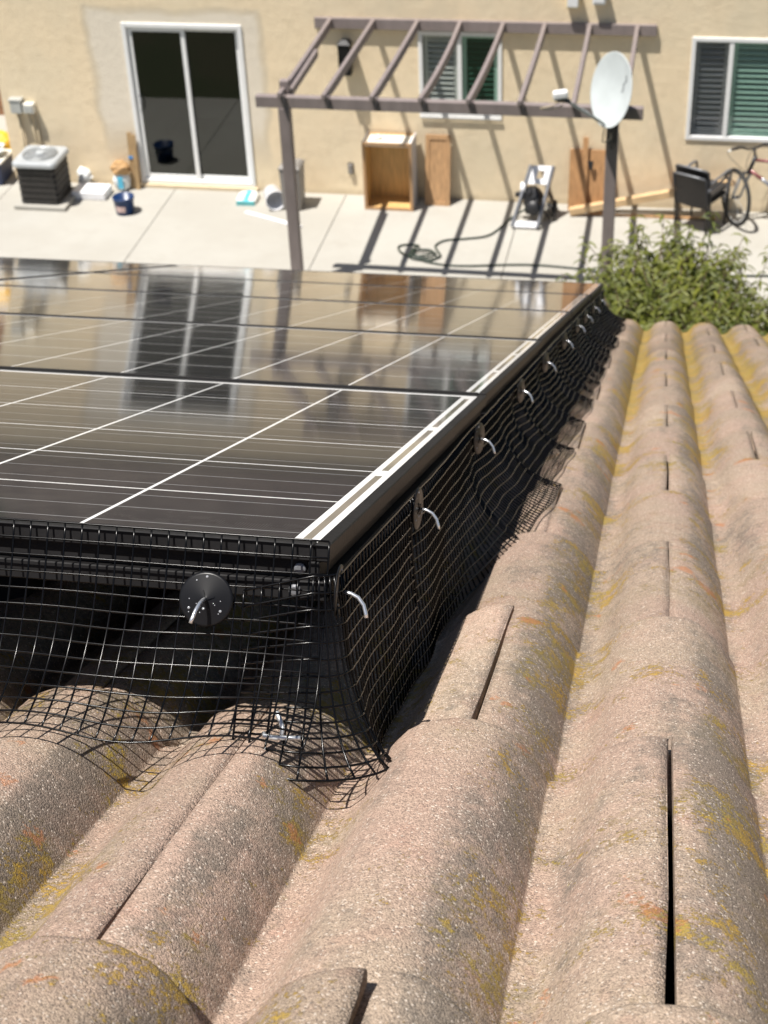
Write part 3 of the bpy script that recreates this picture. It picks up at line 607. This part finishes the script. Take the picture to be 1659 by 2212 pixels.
# ------------------------------------------------------------------ bicycle (front to the left, wheel turned)
bk = thing('bicycle', wall_m(.72, .40, 0, R(10)) @ Matrix.Rotation(R(-6), 4, 'X'), 'dark red and grey bicycle leaning on the wall under the wider window', 'bicycle')
def wheel(name, mtx, rad=.325):
    wl = empty(name, Matrix.Identity(4)); wl.parent = bk; wl.matrix_local = mtx
    wl2 = MB().tube([(rad*math.cos(2*math.pi*k/40), 0, rad*math.sin(2*math.pi*k/40)) for k in range(40)], .023, 8, closed=True).build('tyre', M['rubber'], wl, True)
    MB().tube([((rad-.03)*math.cos(2*math.pi*k/40), 0, (rad-.03)*math.sin(2*math.pi*k/40)) for k in range(40)], .011, 6, closed=True).build('rim', M['galv'], wl, True)
    sp = MB()
    for k in range(18):
        q = 2*math.pi*k/18; sp.tube([(.02*math.cos(q+.9), .025*(-1)**k, .02*math.sin(q+.9)), ((rad-.03)*math.cos(q), 0, (rad-.03)*math.sin(q))], .0016, 4)
    sp.build('spokes', M['galv'], wl); MB().tube([(0, -.045, 0), (0, .045, 0)], .02, 10).build('hub', M['darkmetal'], wl, True)
    return wl
STEER = R(-72); axis0 = Vector((.04, 0, .335))
wheel('wheel', Matrix.Translation((0.0, 0, .348)) @ Matrix.Rotation(STEER, 4, 'Z'))
wheel('wheel', Matrix.Translation((1.06, 0, .348)))
head_b, head_t = Vector((.14, 0, .68)), Vector((.19, 0, .82))
sd = Vector((-math.sin(STEER), math.cos(STEER), 0))
for s_ in (-1, 1): MB().tube([sd*s_*.055+Vector((0, 0, .348)), sd*s_*.055+Vector((.085, 0, .60)), sd*s_*.05+head_b-Vector((.02, 0, .04))], [.013, .02, .022], 8).build('fork_leg', M['bikegrey'], bk, True)
MB().tube([head_b-sd*.06-Vector((.02, 0, .03)), head_b+sd*.06-Vector((.02, 0, .03))], .02, 8).build('fork_crown', M['darkmetal'], bk, True)
MB().tube([head_b-Vector((.015, 0, .04)), head_t+Vector((.01, 0, .03))], .024, 10).build('head_tube', M['darkmetal'], bk, True)
st = head_t+Vector((-.01, 0, .10)); MB().tube([head_t, st, st-Vector((math.cos(STEER), math.sin(STEER), 0))*.06], .016, 8).build('stem', M['darkmetal'], bk, True)
hc = st-Vector((math.cos(STEER), math.sin(STEER), 0))*.06
hb = MB().tube([hc-sd*.31+Vector((.04, 0, .03)), hc-sd*.14+Vector((0, 0, .03)), hc-sd*.05, hc+sd*.05, hc+sd*.14+Vector((0, 0, .03)), hc+sd*.31+Vector((.04, 0, .03))], .014, 8).build('handlebar', M['darkmetal'], bk, True)
for s_ in (-1, 1):
    MB().tube([hc+sd*s_*.20+Vector((.015, 0, .03)), hc+sd*s_*.315+Vector((.042, 0, .03))], .019, 8).build('grip', M['rubber'], hb, True)
    MB().tube([hc+sd*s_*.20+Vector((-.02, 0, .02)), hc+sd*s_*.29+Vector((-.03, 0, .0))], .007, 6).build('brake_lever', M['galv'], hb, True)
    MB().tube(catmull([hc+sd*s_*.2+Vector((-.03, 0, .02)), hc+sd*s_*.16+Vector((-.14, 0, -.04)), hc+sd*s_*.05+Vector((-.10, 0, -.2)), head_b+Vector((-.02, 0, -.05))]), .0035, 5).build('brake_cable', M['rubber'], hb, True)
seat_t, bb = Vector((.74, 0, .84)), Vector((.62, 0, .31)); rear = Vector((1.06, 0, .348)); st_ = bb.lerp(seat_t, .78)
MB().tube([head_t-Vector((0, 0, .02)), st_], .018, 10).build('top_tube', M['red'], bk, True); MB().tube([head_b, bb], .023, 10).build('down_tube', M['red'], bk, True)
MB().tube([head_b.lerp(bb, .30), head_b.lerp(bb, .62)], .0236, 10).build('down_tube_decal', M['bikegrey'], bk, True)
MB().tube([bb, seat_t], .017, 10).build('seat_tube', M['red'], bk, True)
for s_ in (-1, 1):
    MB().tube([bb+Vector((0, s_*.03, 0)), rear+Vector((0, s_*.06, 0))], .01, 6).build('chain_stay', M['red'], bk, True); MB().tube([st_+Vector((0, s_*.02, 0)), rear+Vector((0, s_*.06, 0))], .009, 6).build('seat_stay', M['red'], bk, True)
MB().loft([[(x, y, z) for y, z in ((-w_, .86), (w_, .86), (w_*.9, .90), (-w_*.9, .90))] for x, w_ in ((.62, .02), (.74, .045), (.88, .075))]).build('saddle', M['rubber'], bk, bevel=.012)
MB().lathe([(0, -.004), (.09, -.004), (.09, .004), (0, .004)], 24, Matrix.Translation(bb+Vector((0, -.06, 0))) @ Matrix.Rotation(R(90), 4, 'X')).build('chainring', M['darkmetal'], bk)
for s_ in (-1, 1):
    e_ = bb+Vector((.12*s_, -.075*s_*-1, -.12*s_)); MB().tube([bb+Vector((0, .08*s_, 0)), e_], .011, 6).build('crank_arm', M['galv'], bk, True); MB().box(e_+Vector((0, .05*s_, 0)), (.09, .08, .02)).build('pedal', M['rubber'], bk)

# ------------------------------------------------------------------ pergola
pg = thing('pergola', WM, 'taupe painted wooden pergola with open rafters against the stucco house', 'pergola')
MB().b2((-4.40, -.055, 2.155), (-.345, -.002, 2.285)).build('ledger', M['taupe'], pg, bevel=.006)
MB().b2((-4.475, -2.555, 2.14), (-.355, -2.465, 2.265)).build('beam', M['taupe'], pg, bevel=.006)
for x in (-4.17, -.66): MB().b2((x-.062, -2.56, .0), (x+.062, -2.44, 2.139)).build('post', M['taupe'], pg, bevel=.008)
MB().b2((-4.225, -2.45, 2.266), (-4.125, -2.36, 2.40)).build('post_cap', M['taupe'], pg, bevel=.006)
xw = [-4.204, -3.678, -3.146, -2.636, -2.126, -1.637, -1.116, -.569]; xf = [-4.184, -3.701, -3.183, -2.665, -2.158, -1.623, -1.069, -.547]
for i in range(8):
    rings = []; sag = (.01, .005, .008, .03, .022, .008, .008, .012)[i]; side = (0, 0, .004, .018, .012, .004, 0, 0)[i]
    for k in range(9):
        f_ = k/8; y = -.057-f_*2.58; z = 2.283+.055*f_-sag*4*f_*(1-f_); x = xw[i]+(xf[i]-xw[i])*f_*1.03+side*4*f_*(1-f_)
        lo = .105 if k < 8 else .05
        rings.append([(x-.023, y, z-lo), (x+.023, y, z-lo), (x+.023, y, z), (x-.023, y, z)])
    MB().loft(rings).build('rafter', M['taupe'], pg, bevel=.004)
    MB().b2((xf[i]+.024, -2.60, 2.20), (xf[i]+.047, -2.556, 2.30)).build('rafter_bracket', M['taupe'], pg)
MB().bar((-4.165, -1.05, 2.215), (-4.155, -2.36, 2.235), .085, .085).build('hung_board', M['taupe'], pg, bevel=.005)

# ------------------------------------------------------------------ satellite dish
sd_ = thing('satellite_dish', wall_m(-.66, 2.5, 2.14), 'pale grey satellite dish on the pergola post farther from the sliding door', 'satellite dish')
cen = Vector((.01, -.22, .375)); nrm = Vector((-.74, -.60, .22)).normalized()
zax = nrm; up_ = (Vector((-.12, -.1, 1))-zax*zax.dot(Vector((-.12, -.1, 1)))).normalized(); xax = up_.cross(zax)
DM = Matrix(((xax.x, up_.x, zax.x, cen.x), (xax.y, up_.y, zax.y, cen.y), (xax.z, up_.z, zax.z, cen.z), (0, 0, 0, 1)))
prof = [(r, .42*r*r) for r in (0.001, .06, .12, .18, .24, .29, .325)] + [(.332, .046), (.332, .038), (.325, .036)] + [(r, .42*r*r-.012) for r in (.29, .2, .1, .001)]
rf_ = MB().lathe(prof, 40, DM, 1.0, 1.14).build('reflector', M['dish'], sd_, True)
lm_ = MB()
for k in range(9):                                    # faint printed mark near the rim
    y_ = .02+.02*k; x_ = .13+.012*math.sin(k*1.3)+.04*(k/8)
    for dx_ in (0.0,):
        z_ = .42*(x_*x_+(y_/1.14)**2)+.004
        lm_.add([DM @ Vector(p) for p in ((x_, y_, z_), (x_+.022-.01*(k % 2), y_+.004, z_+.004), (x_+.018, y_+.017, z_+.005), (x_-.004, y_+.013, z_+.002))], [(0, 1, 2, 3)])
lm_.build('printed_mark', M['print_'], rf_)
lnb = DM @ Vector((-.02, -.08, .60)); bot = DM @ Vector((0, -.355, .02))
MB().bar(bot, lnb+Vector((.03, 0, -.04)), .035, .03).build('feed_arm', M['greybox'], sd_, bevel=.004)
MB().bar(DM @ Vector((.05, -.37, -.02)), bot.lerp(lnb, .55), .02, .02).build('arm_brace', M['galv'], sd_)
MB().box(lnb+Vector((-.03, 0, .02)), (.15, .09, .08), (0, -.1, .2)).build('receiver', M['white'], sd_, bevel=.02)
MB().box(lnb+Vector((-.01, 0, -.035)), (.16, .07, .025), (0, .2, .2)).build('receiver_clamp', M['darkmetal'], sd_)
MB().tube(catmull([lnb+Vector((-.02, 0, -.05)), lnb+Vector((-.12, -.03, -.09)), lnb+Vector((-.22, -.03, -.12)), lnb+Vector((-.12, -.02, -.13)), lnb+Vector((0, 0, -.09))]), .006, 5).build('cable', M['conduit'], sd_, True)
MB().tube(catmull([bot+Vector((0, 0, -.03)), bot+Vector((-.01, -.02, -.12)), bot+Vector((-.01, 0, -.19)), bot+Vector((.06, .05, -.17)), Vector((-.02, -.075, -.13))]), .007, 5).build('cable', M['conduit'], sd_, True)
back = DM @ Vector((0, 0, -.03)); MB().tube([back, back.lerp(Vector((0, -.09, .1)), .6), Vector((0, -.09, .06)), Vector((0, -.09, -.3))], .024, 10).build('mast', M['darkmetal'], sd_, True)
MB().box(back-zax*.10, (.09, .08, .12)).build('mount', M['darkmetal'], sd_, bevel=.01)
MB().b2((-.035, -.09, -.25), (.035, -.062, .05)).build('post_bracket', M['darkmetal'], sd_)

# ------------------------------------------------------------------ the house under the camera: roof deck, tiles, fascia, wall
th_ = thing('tiled_house', Matrix.Identity(4), 'house with weathered pinkish concrete tile roof carrying the solar panels', 'house')
CREST = -.13; EXPO = .36; PITCH = .145; TW = .290; HUMP = .042; TT = .012; TILT = .0145/.36
deck = MB().b2((-7, -3.2, -.235), (4.5, 5.00, -.205)).build('roof', M['deck'], th_); deck.matrix_world = RM
eY, eZ = (RM @ Vector((0, 5.0, -.235)))[1:]
MB().b2((-7, eY-.03, eZ-.2), (4.5, eY+.0, eZ+.01)).build('fascia', M['fascia'], th_)
MB().b2((-6.5, eY-.6, ZP-.05), (4.0, eY-.4, eZ+.15)).build('wall', M['stucco'], th_)
MB().b2((-6.9, eY-.42, eZ-.13), (4.4, eY-.035, eZ-.11)).build('soffit', M['fascia'], th_)
def prof(x):
    t_ = ((x+.0017)/PITCH) % 1.0
    if t_ < .425: q = 1-(t_/.425)**2.5
    elif t_ < .50: q = 0.0
    else: e = (t_-.50)/.50; q = 1-(1-e)**2.2 if e > .35 else (1-.65**2.2)*(e/.35)**1.7
    return HUMP*(q-1)
def make_tile(seed):
    r = random.Random(seed); nx = 34; x0, x1 = 0.0, TW-.0034; LEN = .455
    ys = [0.0, -.0025, -.007, -.014, -.03, -.08, -.16, -.26, -.36, -LEN]; dz = [-.0050, -.0020, -.0006, 0, 0, 0, 0, 0, 0, 0]
    ph = [r.random()*6.28 for _ in range(6)]
    xs_ = sorted({round(x0+(x1-x0)*i/nx, 5) for i in range(nx+1)} | {round(PITCH*(k+t_)-.0017, 5) for k in (0, 1) for t_ in (.405, .419, .425, .432, .445)}); nx = len(xs_)-1
    mb = MB(); top = []
    for j, y in enumerate(ys):
        row = []
        for i in range(nx+1):
            x = xs_[i]
            ex = (.0009*math.sin(y*45+ph[0])+.0005*math.sin(y*170+ph[1]))*(1 if i == 0 else (-1 if i == nx else 0))
            ey = (.0012*math.sin(x*60+ph[2])+.0008*math.sin(x*190+ph[3]))*(1 if j < 3 else 0)
            bumpz = .0003*math.sin(x*40+y*23+ph[4])+.0003*math.sin(x*70-y*50+ph[5])
            edge = -.0012 if i in (0, nx) else 0
            row.append(len(mb.v)); mb.v.append((x+ex, y+ey, prof(x)+dz[j]+bumpz+edge))
        top.append(row)
    for j in range(len(ys)-1):
        for i in range(nx): mb.f.append((top[j][i], top[j][i+1], top[j+1][i+1], top[j+1][i]))
    bot = []
    for j in (0, len(ys)-1):
        row = []
        for i in range(nx+1):
            x, y, z = mb.v[top[j][i]]; row.append(len(mb.v)); mb.v.append((x, y, prof(xs_[i])-TT))
        bot.append(row)
    for i in range(nx):
        mb.f.append((top[0][i+1], top[0][i], bot[0][i], bot[0][i+1])); mb.f.append((top[-1][i], top[-1][i+1], bot[1][i+1], bot[1][i])); mb.f.append((bot[0][i+1], bot[0][i], bot[1][i], bot[1][i+1]))
    mb.f.append(tuple([row[0] for row in top][::-1]+[bot[0][0], bot[1][0]])[::-1]); mb.f.append(tuple([row[-1] for row in top]+[bot[1][-1], bot[0][-1]])[::-1])
    me = mb.mesh('roof_tile', M['tile'], True)
    for p in me.polygons:
        if len(p.vertices) > 4: p.use_smooth = False
    return me
tmeshes = [make_tile(s_) for s_ in range(6)]
tr_ = random.Random(11)
joints = {}
for j in range(-2, 15):            # course j has its nose at .05 + .36 j
    nose = .05+EXPO*j+{-1: -.036, -2: -.066}.get(j, 0); off = .098+PITCH if j % 2 == 0 else (.098 if j != -1 else .103)
    steady = .25 if j in (-1, -2) else 1.0
    lo, hi = (-1.5, 1.35) if j < 2 else (-.5, 1.5)
    k0 = math.floor((lo-off)/TW)
    for k in range(k0, 30):
        u = off+k*TW
        if u > hi: break
        if u < lo: continue
        if j == -1 and u < -.1: u -= .0035          # this joint has opened up
        o = link('roof_tile', tmeshes[tr_.randrange(6)], deck)
        o.location = (u+tr_.uniform(-.0010, .0010)*steady, nose+tr_.uniform(-.003, .003)*steady, CREST+tr_.uniform(-.0012, .0012))
        o.rotation_euler = (math.atan(TILT)+tr_.uniform(-.0012, .0012), tr_.uniform(-.0015, .0015), tr_.uniform(-.0036, .0036)*steady)

# ------------------------------------------------------------------ solar panels
PW, PH, CELL, CP = 1.65, .992, .1560, .1593
cellm = MB().box((0, 0, 0), (CELL, CELL, .0001)).mesh('cell', M['cell'])
fm = MB()
for (x0, x1) in ((-.011, 0), (-PW, -PW+.011)):
    s_ = 1 if x0 > -.5 else -1
    fm.b2((x0, 0, -.0125), (x1, PH, 0)); wx = (x0-.0-.004, x1-.007) if s_ > 0 else (x0+.007, x1+.004)
    fm.b2((wx[0], .0, -.0265), (wx[1], PH, -.0126)); fm.b2((x0-.012 if s_ > 0 else x0, 0, -.0405), (x1 if s_ > 0 else x1+.012, PH, -.0266))
for (y0, y1) in ((0, .011), (PH-.011, PH)):
    s_ = 1 if y0 < .5 else -1
    fm.b2((-PW+.0112, y0, -.0125), (-.0112, y1, 0)); wy = (y0+.007, y1+.004) if s_ > 0 else (y0-.004, y1-.007)
    fm.b2((-PW+.016, wy[0], -.0265), (-.016, wy[1], -.0126)); fm.b2((-PW+.024, y0 if s_ > 0 else y0-.012, -.0405), (-.024, y1+.012 if s_ > 0 else y1, -.0266))
framem = fm.mesh('frame', M['frame'])
sheetm = MB().b2((-PW+.0108, .0108, -.006), (-.0108, PH-.0108, -.0010)).mesh('backsheet', M['sheet'])
blockerm = MB().b2((-PW+.0118, .0118, -.0075), (-.0118, PH-.0118, -.0062)).mesh('bounce_blocker', M['deck'])  # unseen dark plate added to stop light bouncing off the white underside
ribm = MB().box((0, 0, 0), (.0062, .288, .0002)).mesh('bus_ribbon', M['ribbon'])
scr = MB().lathe([(0, .002), (.0035, .002), (.0055, .0014), (.006, 0)], 14).mesh('screw', M['greymetal'])
du = [0, -.003, -.006, -.005, -.001]
rown = ['row against the front mesh', 'second row from the front mesh', 'middle row', 'second row from the eave', 'row at the eave']
coln = ['beside the side mesh', 'away from the side mesh']
for r_ in range(5):
    for c_ in range(2):
        t = thing('solar_panel', roof_m(-c_*(PW+.02)+du[r_], r_*1.012, 0), 'solar panel in the %s, %s' % (rown[r_], coln[c_]), 'solar panel', 'solar panels on the tile roof')
        f_ = link('frame', framem, t, .0009, 1); sh = link('backsheet', sheetm, t)
        link('bounce_blocker', blockerm, t)
        for a in range(10):
            for b in range(6):
                o = link('cell', cellm, t); o.location = (-.0295-CELL/2-a*CP, .0128+CELL/2+b*CP, -.00099)
        for k in range(3):
            o = link('bus_ribbon', ribm, t); o.location = (-.0205, .0165+.148+k*.318, -.00100)
        if r_ == 0 and c_ == 0:
            for (x, z) in ((-.022, -.0195), (-.024, -.0335)):
                o = link('screw', scr, t); o.location = (x, .0065 if z > -.02 else -.0002, z); o.rotation_euler = (R(90), 0, 0); o.scale = (.75, .75, 1)
# rails and feet that carry the array
for k, u in enumerate((-.36, -1.30, -2.02, -2.96)):
    t = thing('mounting_rail', roof_m(u, 0, 0), 'black aluminium mounting rail under the solar panels, %s' % ('nearest the bare tiles', 'second from the bare tiles', 'third from the bare tiles', 'farthest from the bare tiles')[k], 'rail')
    MB().b2((-.02, .10, -.0815), (.02, 5.0, -.0407)).build('rail', M['frame'], t)
    for q in range(4): MB().b2((-.015, .3+q*1.4, -.2), (.015, .34+q*1.4, -.082)).build('foot', M['frame'], t)

# ------------------------------------------------------------------ welded wire mesh round the array
G = .0127
def sheet(na, nb, fn, name, label, ra=.00078, rb=.00078, skip=None, ext=None):
    P = [[fn(i, j) for j in range(nb+1)] for i in range(na+1)]
    mb = MB()
    for j in range(nb+1):
        mb.tube([P[i][j] for i in range(na+1)], ra, 5)
    mb2 = MB()
    for i in range(na+1):
        mb2.tube([P[i][j] for j in range(nb+1)], rb, 5)
    t = thing(name, RM, label, 'wire mesh')
    mb.build('lengthwise_wires', M['wire'], t, True); mb2.build('cross_wires', M['wire'], t, True)
    return t, P
def wob(a, b, k=0): return .0022*math.sin(a*11+k)+.0016*math.sin(a*29+b*13+k*2)+.0010*math.sin(b*60+a*47+k)
def front(i, j):
    a = -.66+i*G; b = j*G; f_ = b/.165
    v = -.0045-.016*f_-.050*f_**2.6; w_ = .0035-b*.93+.028*f_**3
    crest = .5+.5*math.cos((a+.045)/PITCH*2*math.pi)
    w_ += f_**3*(.006*crest-.004); v += f_*(wob(a, b)*1.6)+.006*f_*math.sin(a*9)
    sag = .006*max(0, -a-.2)/.4
    return Vector((a+f_*.5*wob(b, a, 2), v, w_-sag*.6+f_*wob(a, b, 1)*.6))
sheet(52, 13, front, 'wire_mesh_guard', 'black welded wire mesh closing the uphill front edge under the panels')
A0, AC = -.048, .0889
def side(i, j):
    a = A0+i*G; b = j*G; f_ = b/.165
    r0 = .013; cx_, cy_ = -.009, .004                       # centre the corner turns about
    if a < 0: dirv = Vector((0, -1, 0)); base = Vector((cx_+a, cy_-r0, 0)); v = -.01
    elif a < AC:
        q = a/AC*math.pi/2; q += .18*f_*math.sin(q*2); dirv = Vector((math.sin(q), -math.cos(q), 0)); base = Vector((cx_, cy_, 0))+dirv*r0; v = base.y
    else: dirv = Vector((1, 0, 0)); v = cy_+a-AC; base = Vector((cx_+r0, v, 0))
    s1 = min(1, max(0, (v-.45)/.4)); s1 = s1*s1*(3-2*s1)
    fr_ = ((v-.05)/EXPO) % 1.0; saw = (fr_ if fr_ < .88 else (1-fr_)/.12*.88)
    corner = math.exp(-(max(0, a-AC*.5)/.075)**2)*(1 if a > 0 else math.exp(-(a/.05)**2))
    near = .004+.016*f_+corner*(.004*f_+.031*f_**3.2)
    out_far = .008*f_+.076*f_**2.2+(.020*(saw-.5))*f_**2
    outw = near*(1-s1)+out_far*s1
    if v > .02: outw += f_*(.0022*math.sin(v*7.3)+.0016*math.sin(v*19+1)+.0012*math.sin(v*41))*(.4+.6*s1)
    w_ = -.019-b*.935*(1-.31*s1*f_**1.5)+.0145*f_**3*(saw-.9)*s1+corner*.016*f_**4
    if a < 0: w_ += a*.30*(1-1.25*f_)
    if a < AC: w_ += .010*f_**2
    tuck = .006*math.exp(-((v % .52)-.3)**2/.003)*math.sin(math.pi*min(1, f_*1.3))*(v > .3)
    return base+dirv*(outw-tuck+wob(a, b, 3)*.45*min(1, f_*2+.2))+Vector((0, 0, w_+wob(b*3, a, 5)*.2))
sheet(int((5.0-A0+AC)/G), 13, side, 'wire_mesh_guard', 'black welded wire mesh along the array side facing the bare tiles, wrapped round the corner', .00092, .00088)
# clips: a disc and a bent bright pin
def make_clip():
    t = empty('mesh_clip', Matrix.Identity(4))
    MB().lathe([(.0005, .0022), (.003, .0013), (.0175, .0009), (.0193, .0004), (.0193, -.0004), (.0005, -.0002)], 36).build('disc', M['disc'], t, True)
    # star spring lugs
    st = MB()
    for k in range(4): q = R(35+90*k); st.bar((.001*math.cos(q), .001*math.sin(q), .0024), (.0065*math.cos(q), .0065*math.sin(q), .0016), .0012, .0006)
    st.build('star_lug', M['disc'], t)
    MB().tube([(0, 0, .003), (0, -.0005, .008), (0, -.003, .0135), (0, -.008, .0178), (0, -.0138, .0198), (0, -.0168, .0203)], .00142, 9).build('pin', M['pin'], t, True)
    return t
clip0 = make_clip(); used = False
def clip(mtx, label):
    global used
    if not used: t = clip0; used = True
    else:
        t = clip0.copy(); col.objects.link(t)
        for k in clip0.children: q = k.copy(); col.objects.link(q); q.parent = t
    t.matrix_world = RM @ mtx; return tag(t, label, 'clip', 'clips holding the wire mesh')
# front clip: disc normal towards the camera side (-y)
fc = clip(Matrix.Translation((-.083, -.0165, -.041)) @ Matrix.Rotation(R(78), 4, 'X') @ Matrix.Rotation(R(-14), 4, 'Z'), 'round black clip with bent silver pin on the front wire mesh')
dr_ = MB(); rr_ = random.Random(5)
for k in range(13):
    q = rr_.random()*6.28; rad = .006+.010*rr_.random(); rs = rr_.choice((.0005, .0007, .0011))
    dm = Matrix.Translation((rad*math.cos(q), rad*math.sin(q), .0011-.0003*(rad/.0165)))
    dr_.lathe([(rs, 0), (rs*.85, rs*.4), (rs*.5, rs*.65), (.00001, rs*.75)], 10, dm)
dr_.build('water_drops', M['drop'], fc, True)
for k, v in enumerate((.006, .341, .824, 1.388, 1.91, 2.484, 3.02, 3.45, 3.95, 4.45)):
    bend = [62, 70, 75, 70, 80, 72, 68, 75, 70, 74][k]
    clip(Matrix.Translation((.0105 if k else .0065, v, -.034)) @ Matrix.Rotation(R(-9 if k else 3), 4, 'Z') @ Matrix.Rotation(R(90), 4, 'Y') @ Matrix.Rotation(R(rnd.uniform(-5, 5)), 4, 'X') @ Matrix.Rotation(R(90+1.6*(bend-72)), 4, 'Z'),
         ('edge-on clip with bent silver pin at the corner of the array' if k == 0 else 'clip with bent silver pin on the side mesh, %s from the corner' % ['', 'second', 'third', 'fourth', 'fifth', 'sixth', 'seventh', 'eighth', 'ninth', 'tenth'][k]))
# loose T-shaped fastener caught in the front mesh
t = thing('t_hook', roof_m(-.018, -.045, -.125), 'short silver T-shaped fastener hooked in the mesh near the corner', 'fastener')
MB().tube([(-.0145, -.002, .0015), (-.013, -.0045, .0005), (-.006, -.005, .0), (.004, -.004, .0005), (.0115, -.003, .0008)], .0017, 9).build('crossbar', M['galv'], t, True)
MB().tube([(-.002, -.001, .001), (-.002, .002, .005), (-.0045, .004, .010), (-.0075, .005, .0155)], .0017, 9).build('shank', M['galv'], t, True)

# ------------------------------------------------------------------ peach tree below the eave
def peach(name, base, label, seeds, spread, nsh, ymin=-9):
    r = random.Random(seeds); t = thing(name, Matrix.Translation(base), label, 'tree')
    tk = MB(); tk.tube([(0, 0, -.05), (.03, .02, .6), (0, .05, 1.2)], [.11, .085, .075], 10)
    verts = []; faces = []; tint = []
    lv = []
    def leaf(p, d, ln, wd_, tn):
        d = d.normalized(); sdv = d.cross(Vector((0, 0, 1)));
        if sdv.length < .05: sdv = Vector((1, 0, 0))
        sdv.normalize(); nn = sdv.cross(d); o_ = len(verts)
        p1 = p+d*ln*.33+nn*ln*.02; d2 = (d+Vector((0, 0, -.45))).normalized(); p2 = p1+d2*ln*.37; d3 = (d2+Vector((0, 0, -.5))).normalized(); p3 = p2+d3*ln*.33
        fold = nn*wd_*.35
        verts.extend([p, p1-sdv*wd_*.5+fold, p1, p1+sdv*wd_*.5+fold, p2-sdv*wd_*.42+fold, p2, p2+sdv*wd_*.42+fold, p3])
        for f_ in ((0, 2, 1), (0, 3, 2), (1, 2, 5, 4), (2, 3, 6, 5), (4, 5, 7), (5, 6, 7)): faces.append(tuple(i+o_ for i in f_))
        tint.extend([tn]*8)
    limbs = []
    for k in range(9):
        q = 2*math.pi*k/9+r.random()*.5; rad = spread*(.55+.3*r.random()); top = 2.35+.45*r.random()
        pts = catmull([(0, .05, 1.15), (rad*.35*math.cos(q), rad*.35*math.sin(q), 1.7), (rad*.75*math.cos(q), rad*.75*math.sin(q), 2.3), (rad*math.cos(q), rad*math.sin(q), top)], 4)
        tk.tube(pts, [.055-.04*i/len(pts) for i in range(len(pts))], 6); limbs.append(pts)
    tw = MB()
    for s_ in range(nsh):
        L0 = limbs[r.randrange(9)]; p = Vector(L0[r.randrange(5, len(L0))])+Vector((r.uniform(-.3, .3), r.uniform(-.3, .3), r.uniform(-.1, .25)))*(.6+spread*.25)
        ln = r.uniform(.35, .85)*(1.25 if r.random() < .12 else 1); d = Vector((r.uniform(-.6, .6), r.uniform(-.6, .6), r.uniform(.35, 1.1))).normalized()
        pts = [p+d*ln*f_+Vector((0, 0, -.12*ln*f_*f_)) for f_ in (0, .25, .5, .75, 1)]
        tw.tube(pts, [.006, .005, .004, .003, .002], 4, cap=False); tn0 = r.random()**1.3*.75
        nl = int(ln*34)
        for q in range(nl):
            f_ = (q+r.random())/nl; i_ = min(3, int(f_*4)); pp = pts[i_].lerp(pts[i_+1], f_*4-i_); an = q*2.4+r.random()*.8
            dd = Vector((math.cos(an), math.sin(an), r.uniform(-.9, .30)))+d*.30
            leaf(pp, dd, r.uniform(.10, .165)*(1-.3*f_*f_), r.uniform(.018, .027), min(1, max(0, tn0+.25*f_+r.uniform(-.12, .12))))
    tk.build('trunk', M['bark'], t, True); tw.build('twigs', M['bark'], t)
    me = bpy.data.meshes.new('crown'); me.from_pydata([tuple(v) for v in verts], [], faces); me.materials.append(M['leaf'])
    at = me.attributes.new('tint', 'FLOAT', 'POINT'); at.data.foreach_set('value', tint); me.update()
    tag(link('crown', me, t), kind='stuff')
    return t
peach('peach_tree', (1.68, 8.9, ZP-.06), 'peach tree with drooping narrow leaves growing beyond the roof eave', 5, 2.35, 3900)
